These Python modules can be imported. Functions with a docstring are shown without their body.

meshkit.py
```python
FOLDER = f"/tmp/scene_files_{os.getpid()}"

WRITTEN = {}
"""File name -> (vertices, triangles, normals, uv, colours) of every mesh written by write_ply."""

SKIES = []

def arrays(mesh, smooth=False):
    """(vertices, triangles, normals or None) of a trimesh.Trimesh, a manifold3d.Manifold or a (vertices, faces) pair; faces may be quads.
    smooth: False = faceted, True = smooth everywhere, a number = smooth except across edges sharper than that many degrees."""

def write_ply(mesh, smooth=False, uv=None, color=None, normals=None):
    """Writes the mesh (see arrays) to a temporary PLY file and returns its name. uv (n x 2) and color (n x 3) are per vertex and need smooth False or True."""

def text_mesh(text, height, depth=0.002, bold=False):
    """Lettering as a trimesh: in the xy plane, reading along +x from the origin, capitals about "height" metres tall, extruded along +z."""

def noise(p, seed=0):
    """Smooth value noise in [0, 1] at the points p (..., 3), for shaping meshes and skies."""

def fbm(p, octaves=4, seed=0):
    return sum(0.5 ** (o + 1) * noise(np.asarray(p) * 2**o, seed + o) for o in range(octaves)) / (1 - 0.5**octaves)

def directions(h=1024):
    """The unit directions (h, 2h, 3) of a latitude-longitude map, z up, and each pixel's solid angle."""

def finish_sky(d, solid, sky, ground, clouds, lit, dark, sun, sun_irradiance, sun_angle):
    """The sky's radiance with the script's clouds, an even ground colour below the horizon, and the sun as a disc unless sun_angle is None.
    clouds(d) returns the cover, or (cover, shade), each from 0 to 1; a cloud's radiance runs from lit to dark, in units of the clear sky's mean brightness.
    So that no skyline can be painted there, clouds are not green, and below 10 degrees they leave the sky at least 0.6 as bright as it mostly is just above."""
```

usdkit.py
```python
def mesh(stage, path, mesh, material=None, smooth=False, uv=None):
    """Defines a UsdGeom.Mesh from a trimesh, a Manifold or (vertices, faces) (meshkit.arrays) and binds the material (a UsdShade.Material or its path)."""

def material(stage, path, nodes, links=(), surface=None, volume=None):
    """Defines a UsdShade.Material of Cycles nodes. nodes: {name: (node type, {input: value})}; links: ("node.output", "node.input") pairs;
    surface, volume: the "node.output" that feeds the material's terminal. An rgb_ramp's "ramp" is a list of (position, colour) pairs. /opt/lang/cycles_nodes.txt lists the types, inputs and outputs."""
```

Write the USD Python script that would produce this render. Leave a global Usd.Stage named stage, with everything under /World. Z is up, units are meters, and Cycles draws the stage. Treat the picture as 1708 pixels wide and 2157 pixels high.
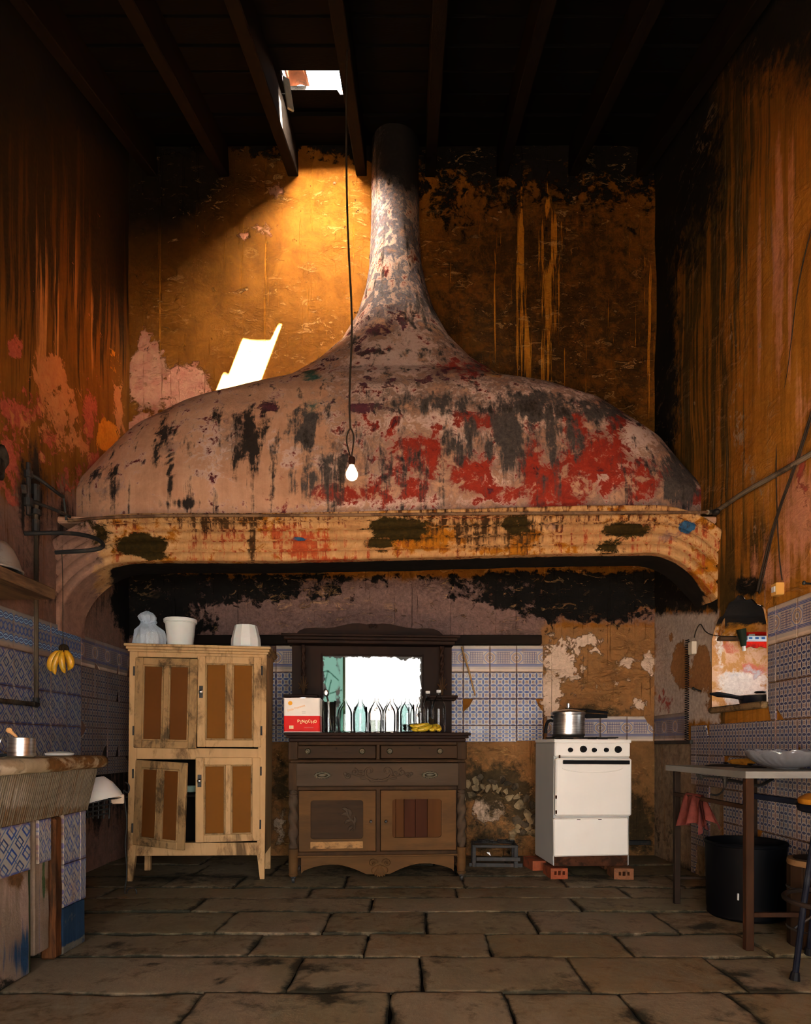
import math, random, re
import numpy as np, trimesh, usdkit
import manifold3d as m3
import shapely.geometry as sg
from meshkit import text_mesh, noise as vnoise, fbm
from pxr import Usd, UsdGeom, UsdLux, UsdShade, Gf, Sdf, Vt

random.seed(7)
RNG = np.random.default_rng(7)
stage = Usd.Stage.CreateInMemory()
UsdGeom.Xform.Define(stage, '/World')
UsdGeom.Scope.Define(stage, '/World/Looks')
PI = math.pi

# ---------------------------------------------------------------- camera, lights, exposure
W, H, F = 1708.0, 2157.0, 1400.0          # photograph size and focal length in pixels
VX, VY, CH = 865.0, 1568.0, 0.90          # vanishing point and camera height
cam = UsdGeom.Camera.Define(stage, '/World/camera')
cam.CreateHorizontalApertureAttr(36.0)
cam.CreateFocalLengthAttr(36.0 * F / W)
cam.CreateHorizontalApertureOffsetAttr((W / 2 - VX) / W * 36.0)
cam.CreateVerticalApertureOffsetAttr((VY - H / 2) / W * 36.0)
cam.CreateClippingRangeAttr(Gf.Vec2f(0.05, 200))
cam.CreateExposureAttr(0.0)
_x = UsdGeom.Xformable(cam)
_x.AddTranslateOp().Set(Gf.Vec3d(0, 0, CH))
_x.AddRotateXOp().Set(90.0)

XL, XR, YB, YF = -2.287, 1.98, 5.40, -0.50   # left, right, back and front wall planes
RS, R0 = 0.35, 3.855                          # the roof rises towards the back
def roof(y): return R0 + RS * y

def light(kind, name, loc, rot, intensity, color, **kw):
    l = getattr(UsdLux, kind).Define(stage, '/World/' + name)
    l.CreateIntensityAttr(intensity); l.CreateColorAttr(Gf.Vec3f(*color))
    for k, v in kw.items(): getattr(l, 'Create%sAttr' % k)(v)
    x = UsdGeom.Xformable(l); x.AddTranslateOp().Set(Gf.Vec3d(*loc)); x.AddRotateXYZOp().Set(Gf.Vec3f(*rot))
    return l
light('DomeLight', 'sky_light', (0, 0, 0), (0, 0, 0), 1.0, (0.75, 0.88, 1.0))
# daylight of the courtyard in front of the open doorway behind the camera, of the window in the niche, and of the hole in the roof
light('RectLight', 'doorway_daylight', (0.25, YF - 3.6, 1.4), (90, 0, 0), 19.0, (1.0, 0.93, 0.86), Width=5.5, Height=2.8)
light('RectLight', 'window_daylight', (2.46, 4.0, 1.42), (0, 90, 0), 2.6, (1.0, 0.95, 0.88), Width=0.55, Height=0.6)
light('RectLight', 'roof_hole_daylight', (-0.45, 3.95, 6.02), (50, 0, 0), 560.0, (1.0, 0.86, 0.66), Width=3.0, Height=1.2)
sd = np.array([-0.93, 1.0, -2.1]); sd /= np.linalg.norm(sd)
sun = UsdLux.DistantLight.Define(stage, '/World/sun')
sun.CreateIntensityAttr(480.0); sun.CreateAngleAttr(0.6); sun.CreateColorAttr(Gf.Vec3f(1.0, 0.93, 0.82)); sun.CreateNormalizeAttr(True)
UsdGeom.Xformable(sun).AddOrientOp().Set(Gf.Quatf(Gf.Rotation(Gf.Vec3d(0, 0, -1), Gf.Vec3d(*map(float, sd))).GetQuat()))

# ---------------------------------------------------------------- picture geometry
def P(x, y, Y):                       # the point at depth Y that the photograph shows at pixel x, y
    return np.array([(x - VX) / F * Y, Y, CH + (VY - y) / F * Y])
def PX(x, X, y):                      # the point of the plane X = const at pixel x, y
    Y = F * X / (x - VX); return P(x, y, Y)
def pix(v):
    v = np.asarray(v, float); Y = np.maximum(v[..., 1], 0.4)
    return VX + F * v[..., 0] / Y, VY - F * (v[..., 2] - CH) / Y

# ---------------------------------------------------------------- stage helpers
used = {}
def numbered(parent, name):
    k = (parent, name); n = used.get(k, 0); used[k] = n + 1
    return name if n == 0 else '%s_%03d' % (name, n)
def tagp(prim, label=None, cat=None, group=None, kind=None):
    for k, v in (('label', label), ('category', cat), ('group', group), ('kind', kind)):
        if v: prim.SetCustomDataByKey(k, v)
    return prim
def thing(name, label, cat, loc=(0, 0, 0), rz=0, group=None, rx=0, ry=0):
    p = '/World/' + numbered('/World', name)
    x = UsdGeom.Xform.Define(stage, p)
    x.AddTranslateOp().Set(Gf.Vec3d(*map(float, loc)))
    if rz: x.AddRotateZOp().Set(float(rz))
    if ry: x.AddRotateYOp().Set(float(ry))
    if rx: x.AddRotateXOp().Set(float(rx))
    return tagp(x.GetPrim(), label, cat, group)
def obj(name, mesh, mat, parent=None, smooth=35, uv=None, label=None, cat=None, group=None, kind=None, masks=None):
    pp = str(parent.GetPath()) if parent else '/World'
    path = pp + '/' + numbered(pp, name)
    if isinstance(mesh, list): mesh = cat_(mesh)
    if uv is not None or masks is not None: smooth = True if smooth and uv is None else False
    m = usdkit.mesh(stage, path, mesh, mat, smooth=smooth, uv=uv)
    if masks is not None:
        for k, a in masks.items():
            UsdGeom.PrimvarsAPI(m).CreatePrimvar(k, Sdf.ValueTypeNames.Color3fArray, 'vertex').Set(Vt.Vec3fArray.FromNumpy(np.asarray(a, np.float32)))
    return tagp(m.GetPrim(), label, cat, group, kind)
def dup(src, loc, rz=0, label=None, group=None, scale=None):
    cd = dict(src.GetCustomData())
    name = re.sub(r'_\d{3}$', '', src.GetName())
    x = UsdGeom.Xform.Define(stage, '/World/' + numbered('/World', name)); p = x.GetPrim()
    p.GetReferences().AddInternalReference(src.GetPath())
    x.ClearXformOpOrder()
    x.AddTranslateOp(UsdGeom.XformOp.PrecisionDouble, 'c').Set(Gf.Vec3d(*map(float, loc)))
    x.AddRotateZOp(UsdGeom.XformOp.PrecisionFloat, 'c').Set(float(rz))
    if scale is not None: x.AddScaleOp(UsdGeom.XformOp.PrecisionFloat, 'c').Set(Gf.Vec3f(*scale))
    p.SetInstanceable(True)
    return tagp(p, label or cd.get('label'), cd.get('category'), group or cd.get('group'))

# ---------------------------------------------------------------- mesh helpers (all return trimesh)
def tm(v, f):
    f = np.asarray(f, int)
    if f.shape[1] == 4: f = np.vstack([f[:, [0, 1, 2]], f[:, [0, 2, 3]]])
    return trimesh.Trimesh(np.asarray(v, float), f, process=False)
def cat_(ms): return trimesh.util.concatenate(ms)
def cbox(x0, x1, y0, y1, z0, z1, b=0.004):
    c = np.array([(x0 + x1) / 2, (y0 + y1) / 2, (z0 + z1) / 2]); h = np.abs(np.array([x1 - x0, y1 - y0, z1 - z0])) / 2
    b = min(b, *(h * 0.45))
    if b <= 0:
        m = trimesh.creation.box(h * 2); m.apply_translation(c); return m
    pts = []
    for s in np.ndindex(2, 2, 2):
        s = np.array(s) * 2 - 1
        for k in range(3):
            q = h - b; q[k] = h[k]; pts.append(c + s * q)
    return trimesh.convex.convex_hull(np.array(pts))
def bar(a, b, w, h=None, up=(0, 0, 1), bev=0.002):          # a bar of rectangular section from a to b
    a, b = np.asarray(a, float), np.asarray(b, float); h = h or w
    d = b - a; L = np.linalg.norm(d); d /= L
    u = np.asarray(up, float); s = np.cross(d, u)
    if np.linalg.norm(s) < 1e-6: s = np.cross(d, (1, 0, 0))
    s /= np.linalg.norm(s); u = np.cross(s, d)
    m = cbox(-w / 2, w / 2, 0, L, -h / 2, h / 2, bev)
    T = np.eye(4); T[:3, 0], T[:3, 1], T[:3, 2], T[:3, 3] = s, d, u, a
    m.apply_transform(T); return m
def tube(pts, r, n=8, closed=False, caps=True):
    pts = np.asarray(pts, float); k = len(pts)
    r = np.broadcast_to(np.asarray(r, float), (k,))
    t = np.roll(pts, -1, 0) - np.roll(pts, 1, 0) if closed else np.gradient(pts, axis=0)
    t /= np.maximum(np.linalg.norm(t, axis=1, keepdims=True), 1e-9)
    ref = np.array([0, 0, 1.0]) if abs(t[0, 2]) < 0.9 else np.array([1.0, 0, 0])
    u = np.cross(t[0], ref); u /= np.linalg.norm(u); V = []
    for i in range(k):
        u = u - t[i] * (u @ t[i]); u /= np.linalg.norm(u); w = np.cross(t[i], u)
        a = np.linspace(0, 2 * PI, n, endpoint=False)
        V.append(pts[i] + r[i] * (np.cos(a)[:, None] * u + np.sin(a)[:, None] * w))
    V = np.vstack(V); Fs = []
    for i in range(k if closed else k - 1):
        j = (i + 1) % k
        for q in range(n):
            q2 = (q + 1) % n; Fs.append([i * n + q, i * n + q2, j * n + q2, j * n + q])
    m = tm(V, Fs)
    if not closed and caps:
        V = np.vstack([V, pts[:1], pts[-1:]]); f = []
        for q in range(n):
            q2 = (q + 1) % n
            f += [[len(V) - 2, q2, q], [len(V) - 1, (k - 1) * n + q, (k - 1) * n + q2]]
        m = tm(V, np.vstack([m.faces, f]))
    m.fix_normals() if False else None
    return m
def spline(pts, n=24):
    from scipy.interpolate import CubicSpline
    p = np.asarray(pts, float); s = np.r_[0, np.cumsum(np.linalg.norm(np.diff(p, axis=0), axis=1))]
    return CubicSpline(s, p)(np.linspace(0, s[-1], n))
def lathe(prof, n=32, ang=2 * PI):
    prof = np.asarray(prof, float); a = np.linspace(0, ang, n, endpoint=False); k = len(prof)
    V = np.stack([np.outer(np.cos(a), prof[:, 0]), np.outer(np.sin(a), prof[:, 0]), np.tile(prof[:, 1], (n, 1))], -1).reshape(-1, 3)
    Fs = [[i * k + j, ((i + 1) % n) * k + j, ((i + 1) % n) * k + j + 1, i * k + j + 1] for i in range(n) for j in range(k - 1)]
    m = tm(V, Fs); m.merge_vertices(); m.update_faces(m.nondegenerate_faces()); return m
def prism(poly, d, axis='y'):                              # polygon in (x, z) extruded along y (or in xy along z)
    pg = sg.Polygon(poly).buffer(0) if not isinstance(poly, (sg.Polygon, sg.MultiPolygon)) else poly
    ms = [trimesh.creation.extrude_polygon(g, d, engine='earcut') for g in getattr(pg, 'geoms', [pg])]
    m = cat_(ms)
    if axis == 'y':
        v = m.vertices.copy(); m.vertices = np.stack([v[:, 0], d - v[:, 2], v[:, 1]], 1)
    if axis == 'x':
        v = m.vertices.copy(); m.vertices = np.stack([v[:, 2], v[:, 0], v[:, 1]], 1)
    return m
def move(m, d=(0, 0, 0), rz=0, rx=0, ry=0, s=None):
    m = m.copy()
    if s is not None: m.apply_scale(s)
    for a, ax in ((rx, (1, 0, 0)), (ry, (0, 1, 0)), (rz, (0, 0, 1))):
        if a: m.apply_transform(trimesh.transformations.rotation_matrix(a, ax))
    m.apply_translation(d); return m
def ell(c, r, sub=2):
    m = trimesh.creation.icosphere(sub); m.vertices = m.vertices * np.asarray(r) + np.asarray(c); return m
def stone(seed, size, n=14):
    r = np.random.default_rng(seed); p = r.normal(size=(n, 3)); p /= np.linalg.norm(p, axis=1, keepdims=True)
    return trimesh.convex.convex_hull(p * (0.8 + 0.2 * r.random((n, 1))) * np.asarray(size))

# ---------------------------------------------------------------- material helpers
class N(str):
    def __getattr__(self, k):
        if k.startswith('_'): raise AttributeError(k)
        return Ref(self + '.' + k)
class Ref(str): pass
def lin(c):                                                # sRGB 0..255 to linear
    c = np.asarray(c, float) / 255
    return tuple(np.where(c < 0.04045, c / 12.92, ((c + 0.055) / 1.055) ** 2.4))
class G:
    def __init__(s): s.n, s.l = {}, []
    def add(s, kind, **inp):
        name = N('n%d' % len(s.n)); d = {}
        for k, v in inp.items():
            if isinstance(v, Ref): s.l.append((str(v), '%s.%s' % (name, k)))
            else: d[k] = v
        s.n[str(name)] = (kind, d); return name
    def pos(s): return s.add('geometry').position
    def map(s, v, scale=(1, 1, 1), loc=(0, 0, 0), rot=(0, 0, 0)): return s.add('mapping', vector=v, scale=scale, location=loc, rotation=rot).vector
    def noise(s, v, scale, detail=4, rough=0.55, dist=0.0): return s.add('noise_texture', vector=v, scale=scale, detail=float(detail), roughness=rough, distortion=float(dist)).fac
    def m(s, op, a, b=0.5, c=0.0, clamp=False): return s.add('math', math_type=op, value1=a, value2=b, value3=c, use_clamp=clamp).value
    def ramp(s, fac, stops): return s.add('rgb_ramp', fac=fac, ramp=[(p, tuple(c) if np.ndim(c) else (c, c, c)) for p, c in stops]).color
    def step(s, v, lo, hi): return s.add('map_range', value=v, from_min=lo, from_max=hi, to_min=0.0, to_max=1.0, clamp=True).result
    def mix(s, f, a, b, t='mix'): return s.add('mix_color', blend_type=t, fac=f, a=a, b=b).result
    def bump(s, h, strength=0.5, dist=0.01, normal=None):
        k = dict(height=h, strength=strength, distance=dist)
        if normal is not None: k['normal'] = normal
        return s.add('bump', **k).normal
    def pr(s, **k): return s.add('principled_bsdf', **k).BSDF
    def done(s, name, surf): return usdkit.material(stage, '/World/Looks/' + name, s.n, s.l, surface=str(surf))

def simple(name, col, rough=0.5, metal=0.0, var=0.25, scale=12, dirt=None, dirt_amt=0.5, bump=0.0, stretch=(1, 1, 1), obj_space=True, spec=0.03, **kw):
    g = G()
    v = g.add('texture_coordinate').object if obj_space else g.pos()
    v = g.map(v, stretch)
    n = g.noise(v, scale, 6, 0.6)
    c = np.array(lin(col))
    base = g.ramp(n, [(0.25, c * (1 - var)), (0.75, np.minimum(c * (1 + var), 1))])
    if dirt is not None:
        d = g.noise(v, scale * 0.6, 8, 0.7, 0.4)
        base = g.mix(g.m('multiply', g.step(d, 0.66 - 0.36 * dirt_amt, 0.78 - 0.36 * dirt_amt), 0.85), base, lin(dirt))
    k = dict(base_color=base, roughness=g.ramp(n, [(0.2, max(rough - 0.08, 0.02)), (0.8, min(rough + 0.1, 1))]) if rough > 0.12 else rough, metallic=metal, specular_ior_level=spec if not metal else .5, **kw)
    if bump: k['normal'] = g.bump(g.noise(v, scale * 4, 6, 0.65), bump, 0.004)
    return g.done(name, g.pr(**k))

def plaster(name, base, layers, streak=0.5, bump=0.5, rough=0.9, stretch=7.0, grime=0.35, spec=0.07, flake=None, blister=None):
    """Old paint and plaster. base: two colours; layers: (channel, colour a, colour b, kind, amount, width), painted one over the other where the
    mesh's masks and a noise together pass one half."""
    g = G(); p = g.pos()
    big = g.noise(p, 1.3, 4, 0.6, 0.5); med = g.noise(p, 5.0, 9, 0.68, 0.6); fine = g.noise(p, 38, 6, 0.7)
    st = g.noise(g.map(p, stretch if np.ndim(stretch) else (stretch, stretch, 0.28)), 2.2, 7, 0.66, 0.15)
    mott = g.noise(g.map(p, (1, 1, 1), (5.3, 1.7, 9.1)), 14, 8, 0.72, 0.4)
    f = g.m('add', g.m('multiply', med, 1 - streak), g.m('multiply', st, streak))
    col = g.ramp(f, [(0.32, lin(base[0])), (0.5, lin(base[1])), (0.68, lin(base[2] if len(base) > 2 else base[1]))])
    ch = {}
    for keys, prim in (('abc', 'mA'), ('def', 'mB'), ('ghi', 'mC'), ('jkl', 'mD')):
        S = g.add('separate_color', color=g.add('attribute', attribute=prim).color)
        ch.update(zip(keys, (S.r, S.g, S.b)))
    kinds = {'blotch': med, 'streak': st, 'chip': mott, 'big': big}
    height = g.m('multiply', med, 0.35)
    for i, (c, ca, cb, kind, amt, w) in enumerate(layers):
        if kind == 'mix': nz = g.m('add', g.m('multiply', med, 0.55), g.m('multiply', mott, 0.45))
        elif kind == 'drip': nz = g.m('add', g.m('multiply', st, 0.7), g.m('multiply', mott, 0.3))
        else: nz = kinds[kind]
        t = g.m('add', ch[c], g.m('multiply', g.m('subtract', nz, 0.5), amt * 2.2))
        fac = g.step(t, 0.5 - w, 0.5 + w)
        lay = g.mix(g.step(fine if i % 2 else mott, 0.3, 0.7), lin(ca), lin(cb))
        col = g.mix(fac, col, lay)
        if w < 0.08: height = g.m('subtract', height, g.m('multiply', fac, 0.22))
    if flake:
        fl = g.noise(g.map(p, (1, 1, 1.7)), flake[1], 10, 0.72, 0.9)
        ff = g.step(fl, flake[2], flake[2] + 0.04)
        col = g.mix(g.m('multiply', ff, flake[3] if len(flake) > 3 else 0.8), col, lin(flake[0])); height = g.m('subtract', height, g.m('multiply', ff, 0.2))
    if blister:                                            # paint lifting in small, mostly level scales
        bl = g.noise(g.map(p, (1, 1, 2.3), (3.1, 0, 7.7)), blister[1], 8, 0.66, 1.1)
        patch = g.step(g.noise(p, 1.7, 4, .6, .6), .44, .60)
        height = g.m('add', height, g.m('multiply', g.m('multiply', g.step(bl, .47, .66), patch), .22))
        lip = g.m('multiply', g.step(bl, .585, .615), g.step(bl, .665, .635))
        col = g.mix(g.m('multiply', g.m('multiply', lip, patch), blister[2]), col, lin(blister[0]))
    # worn specks, hairline dirt
    sp = g.step(g.noise(p, 70, 4, 0.7), 0.66, 0.74)
    col = g.mix(g.m('multiply', sp, grime), col, lin((38, 30, 25)))
    col = g.mix(g.m('multiply', g.step(fine, 0.35, 0.75), 0.28), col, g.mix(1.0, col, (0.62, 0.58, 0.55), 'multiply'))
    h2 = g.m('add', height, g.m('multiply', fine, 0.10))
    nrm = g.bump(h2, bump, 0.035)
    return g.done(name, g.pr(base_color=col, roughness=rough, specular_ior_level=spec, normal=nrm))

def blobs(x, y, items, base=0.0):
    """A mask from soft ellipses given where the photograph shows the stain: (x, y, rx, ry, value[, hardness])."""
    m = np.full(np.shape(x), base)
    for it in items:
        cx, cy, rx, ry, v = it[:5]; p = it[5] if len(it) > 5 else 2.0
        d = (np.abs((x - cx) / rx) ** 2 + np.abs((y - cy) / ry) ** 2) ** (p / 2)
        k = np.exp(-d)
        m = np.maximum(m, v * k) if v > 0 else m + v * k
    return m
def rects(x, y, items, base=0.0, soft=12.0):
    m = np.full(np.shape(x), base)
    for x0, x1, y0, y1, v in items:
        d = np.maximum(np.maximum(x0 - x, x - x1), np.maximum(y0 - y, y - y1))
        m = np.maximum(m, v * np.clip(0.5 - d / (2 * soft), 0, 1))
    return m
def masks(n, **ch):
    z = np.zeros(n); q = lambda k: np.broadcast_to(ch.get(k, z), (n,))
    return {m: np.stack([q(k) for k in ks], 1) for m, ks in (('mA', 'abc'), ('mB', 'def'), ('mC', 'ghi'), ('mD', 'jkl'))}

# ================================================================ THE SETTING
def grid(us, vs, fn, hole=None):
    us, vs = np.asarray(us, float), np.asarray(vs, float)
    U, V = np.meshgrid(us, vs, indexing='ij'); nv = len(vs)
    i, j = np.meshgrid(np.arange(len(us) - 1), np.arange(nv - 1), indexing='ij')
    q = np.stack([i * nv + j, (i + 1) * nv + j, (i + 1) * nv + j + 1, i * nv + j + 1], -1).reshape(-1, 4)
    u, v = U.ravel().copy(), V.ravel().copy()
    if hole:
        import shapely
        for h in hole:
            inside = shapely.contains_xy(h, u, v)
            gone = shapely.contains_xy(h, u[q].mean(1), v[q].mean(1)); cut = np.unique(q[gone]); q = q[~gone]
            need = np.union1d(np.unique(q[inside[q]]), np.intersect1d(cut, np.unique(q)))
            for k in need:
                p = h.exterior.interpolate(h.exterior.project(sg.Point(u[k], v[k]))); u[k], v[k] = p.x, p.y
    pts = fn(u, v)
    keep = np.unique(q); idx = -np.ones(len(u), int); idx[keep] = np.arange(len(keep))
    return tm(pts[keep], idx[q])
def L(a, b, n): return np.linspace(a, b, n)

# ---- materials of the walls
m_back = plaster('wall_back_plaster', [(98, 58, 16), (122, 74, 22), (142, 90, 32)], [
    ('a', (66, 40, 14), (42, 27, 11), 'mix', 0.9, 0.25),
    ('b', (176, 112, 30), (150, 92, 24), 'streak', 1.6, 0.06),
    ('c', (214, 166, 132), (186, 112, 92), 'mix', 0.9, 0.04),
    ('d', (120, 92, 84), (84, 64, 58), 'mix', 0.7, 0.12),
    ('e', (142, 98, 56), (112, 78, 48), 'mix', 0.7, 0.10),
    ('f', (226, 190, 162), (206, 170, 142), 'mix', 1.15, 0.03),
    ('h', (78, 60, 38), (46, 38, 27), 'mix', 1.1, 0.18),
    ('i', (28, 20, 12), (20, 15, 10), 'big', 0.35, 0.42),  # smoke tone that also carries the painted shade of the upper left
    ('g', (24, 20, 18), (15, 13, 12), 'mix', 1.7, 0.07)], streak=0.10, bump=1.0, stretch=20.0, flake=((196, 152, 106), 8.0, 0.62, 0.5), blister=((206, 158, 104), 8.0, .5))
m_left = plaster('wall_left_plaster', [(74, 46, 15), (108, 68, 22), (138, 90, 32)], [
    ('i', (178, 122, 70), (160, 108, 56), 'streak', 0.5, 0.10),
    ('a', (50, 34, 18), (34, 24, 15), 'streak', 1.5, 0.20),
    ('d', (132, 98, 84), (92, 72, 63), 'drip', 1.0, 0.14),
    ('b', (168, 88, 66), (136, 58, 50), 'mix', 1.6, 0.05),
    ('c', (182, 124, 78), (164, 100, 60), 'mix', 1.6, 0.05),
    ('e', (206, 134, 36), (186, 112, 30), 'mix', 0.8, 0.03),
    ('f', (44, 36, 32), (28, 24, 23), 'drip', 1.2, 0.16),
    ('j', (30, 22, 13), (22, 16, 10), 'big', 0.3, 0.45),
    ('g', (22, 19, 18), (14, 13, 13), 'mix', 1.0, 0.10)], streak=0.75, bump=0.7, flake=((206, 160, 120), 6.0, 0.69, 0.5))
m_right = plaster('wall_right_plaster', [(100, 64, 18), (144, 92, 28), (170, 114, 44)], [
    ('a', (74, 54, 20), (50, 38, 18), 'streak', 1.3, 0.20),
    ('b', (204, 138, 100), (186, 118, 92), 'drip', 1.1, 0.16),
    ('c', (160, 136, 118), (128, 104, 88), 'mix', 1.6, 0.08),
    ('d', (200, 180, 166), (160, 140, 128), 'mix', 0.9, 0.12),
    ('f', (140, 122, 102), (84, 72, 60), 'streak', 1.2, 0.20),
    ('e', (150, 106, 66), (122, 84, 52), 'mix', 1.1, 0.03),
    ('i', (166, 74, 56), (140, 60, 50), 'mix', 1.1, 0.05),
    ('h', (46, 74, 112), (34, 54, 88), 'mix', 0.9, 0.05),
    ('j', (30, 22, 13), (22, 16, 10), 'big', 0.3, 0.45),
    ('g', (24, 20, 18), (14, 13, 12), 'mix', 1.0, 0.14)], streak=0.8, bump=0.7, blister=((160, 124, 96), 6.0, .28))
m_front = plaster('wall_front_plaster', [(176, 130, 90), (196, 150, 108), (206, 164, 124)], [], bump=0.4)

# ---- back wall
def f_back(u, v): return np.stack([u, YB + 0.05 * (fbm(np.stack([u * 1.6, v * 1.6, u * 0], 1), 3, 3) - 0.5) * np.clip((v - 1.75) * 4, 0.1, 1), v], 1)
w = grid(L(XL - .1, XR + .1, 190), np.r_[L(-.1, 2.4, 110), L(2.42, roof(YB) + .2, 130)], f_back)
x, y = pix(w.vertices); z = w.vertices[:, 2]; n = len(x)
low = np.clip((1215 - y) / 30, 0, 1)                 # 1 above the hood, 0 under it
up = low
a = blobs(x, y, [(1150, 640, 330, 420, 0.72, 4), (1330, 700, 90, 300, 0.8), (300, 620, 70, 150, 0.35)]) * up
b = blobs(x, y, [(1096, 600, 14, 230, 0.66, 8), (1158, 570, 24, 170, 0.60, 8), (1110, 750, 8, 90, 0.9, 8), (338, 600, 4, 260, 0.8, 6), (1368, 720, 4, 180, 0.9, 6), (560, 520, 3, 170, 0.7), (1150, 750, 14, 90, 0.56, 6), (1042, 640, 3, 150, .6)]) * up
c = blobs(x, y, [(310, 800, 55, 95, 0.8, 3), (390, 820, 70, 70, 0.72, 3), (345, 900, 120, 50, 0.7, 3), (560, 480, 60, 25, 0.5), (585, 400, 25, 30, 0.62), (520, 500, 40, 18, 0.56), (300, 720, 26, 40, 0.7), (705, 380, 14, 20, 0.55)]) * up
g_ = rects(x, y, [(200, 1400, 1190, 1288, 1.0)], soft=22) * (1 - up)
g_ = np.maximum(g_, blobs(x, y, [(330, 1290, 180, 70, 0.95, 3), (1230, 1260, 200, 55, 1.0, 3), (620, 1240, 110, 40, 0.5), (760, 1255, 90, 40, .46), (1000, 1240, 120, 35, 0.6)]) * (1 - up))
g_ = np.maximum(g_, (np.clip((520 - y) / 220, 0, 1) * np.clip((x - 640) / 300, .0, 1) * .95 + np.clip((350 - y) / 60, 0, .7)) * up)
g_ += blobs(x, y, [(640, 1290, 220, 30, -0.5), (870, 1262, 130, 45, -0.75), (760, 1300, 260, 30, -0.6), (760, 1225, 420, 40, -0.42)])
d = rects(x, y, [(200, 1150, 1215, 1370, 0.9), (1060, 1400, 1215, 1325, 0.6)], soft=20) * (1 - up)
e = rects(x, y, [(1140, 1420, 1320, 1800, 1.0), (200, 1420, 1540, 1850, 1.0)], soft=14)
f = blobs(x, y, [(1185, 1390, 60, 60, 0.72, 3), (1160, 1460, 25, 70, 0.8, 4), (1215, 1350, 70, 22, 0.75), (1320, 1395, 30, 20, 0.7), (1365, 1395, 20, 40, 0.75), (1345, 1480, 30, 20, 0.62), (1250, 1370, 60, 30, .55), (1270, 1445, 130, 50, 0.36), (1300, 1600, 60, 60, 0.25), (1030, 1700, 45, 45, 0.8, 3), (590, 1740, 20, 60, .65, 3)]) * (1 - up)
ring = sum(np.exp(-(((np.hypot((x - 1030), (y - 1742)) - rr0) / 16) ** 2)) for rr0 in (80, 100)) * (y < 1760)
h = rects(x, y, [(200, 1420, 1690, 1830, 0.50), (200, 1420, 1570, 1830, .24)], soft=60) + .5 * ring + blobs(x, y, [(1230, 1500, 60, 18, 0.75), (1290, 1500, 50, 16, 0.6), (1060, 1660, 60, 60, 0.5), (990, 1600, 50, 50, 0.4), (1335, 1720, 30, 60, 0.5), (590, 1640, 30, 60, .55)])
wall_back = obj('wall_back', w, m_back, masks=masks(n, a=a, b=b, c=c, d=d, e=e, f=f, g=g_, h=h, i=np.clip((660 - y) / 260, 0, 1) * np.clip((640 - x) / 240, 0, 1) * 1.1 * up), kind='structure')  # i: smoke film plus painted shade where the roof light does not reach

# ---- left wall, with a hole knocked through its plaster
def f_left(u, v): return np.stack([XL - 0.04 * (fbm(np.stack([u * 1.7, v * 1.7, u * 0 + 4], 1), 3, 5) - 0.5) * np.clip((v - 1.75) * 4, 0.05, 1), u, v * roof(u) / 5.2], 1)
hc = PX(2, XL, 968)
th = np.linspace(0, 2 * PI, 18, endpoint=False)
rr = 1 + 0.18 * np.sin(3 * th) + 0.1 * np.cos(5 * th)
hole_l = sg.Polygon(np.stack([hc[1] + 0.085 * rr * np.cos(th), (hc[2] + 0.10 * rr * np.sin(th)) * 5.2 / roof(hc[1])], 1))
w = grid(np.r_[L(YF - .1, 2.0, 18), L(2.05, YB + .1, 150)], L(-.1, 5.4, 230), f_left, [hole_l])
x, y = pix(w.vertices); n = len(x); fr = (w.vertices[:, 1] > 2.2)
a = np.clip((900 - y) / 500, 0, 0.72) + blobs(x, y, [(230, 420, 40, 220, 0.35)])
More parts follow.
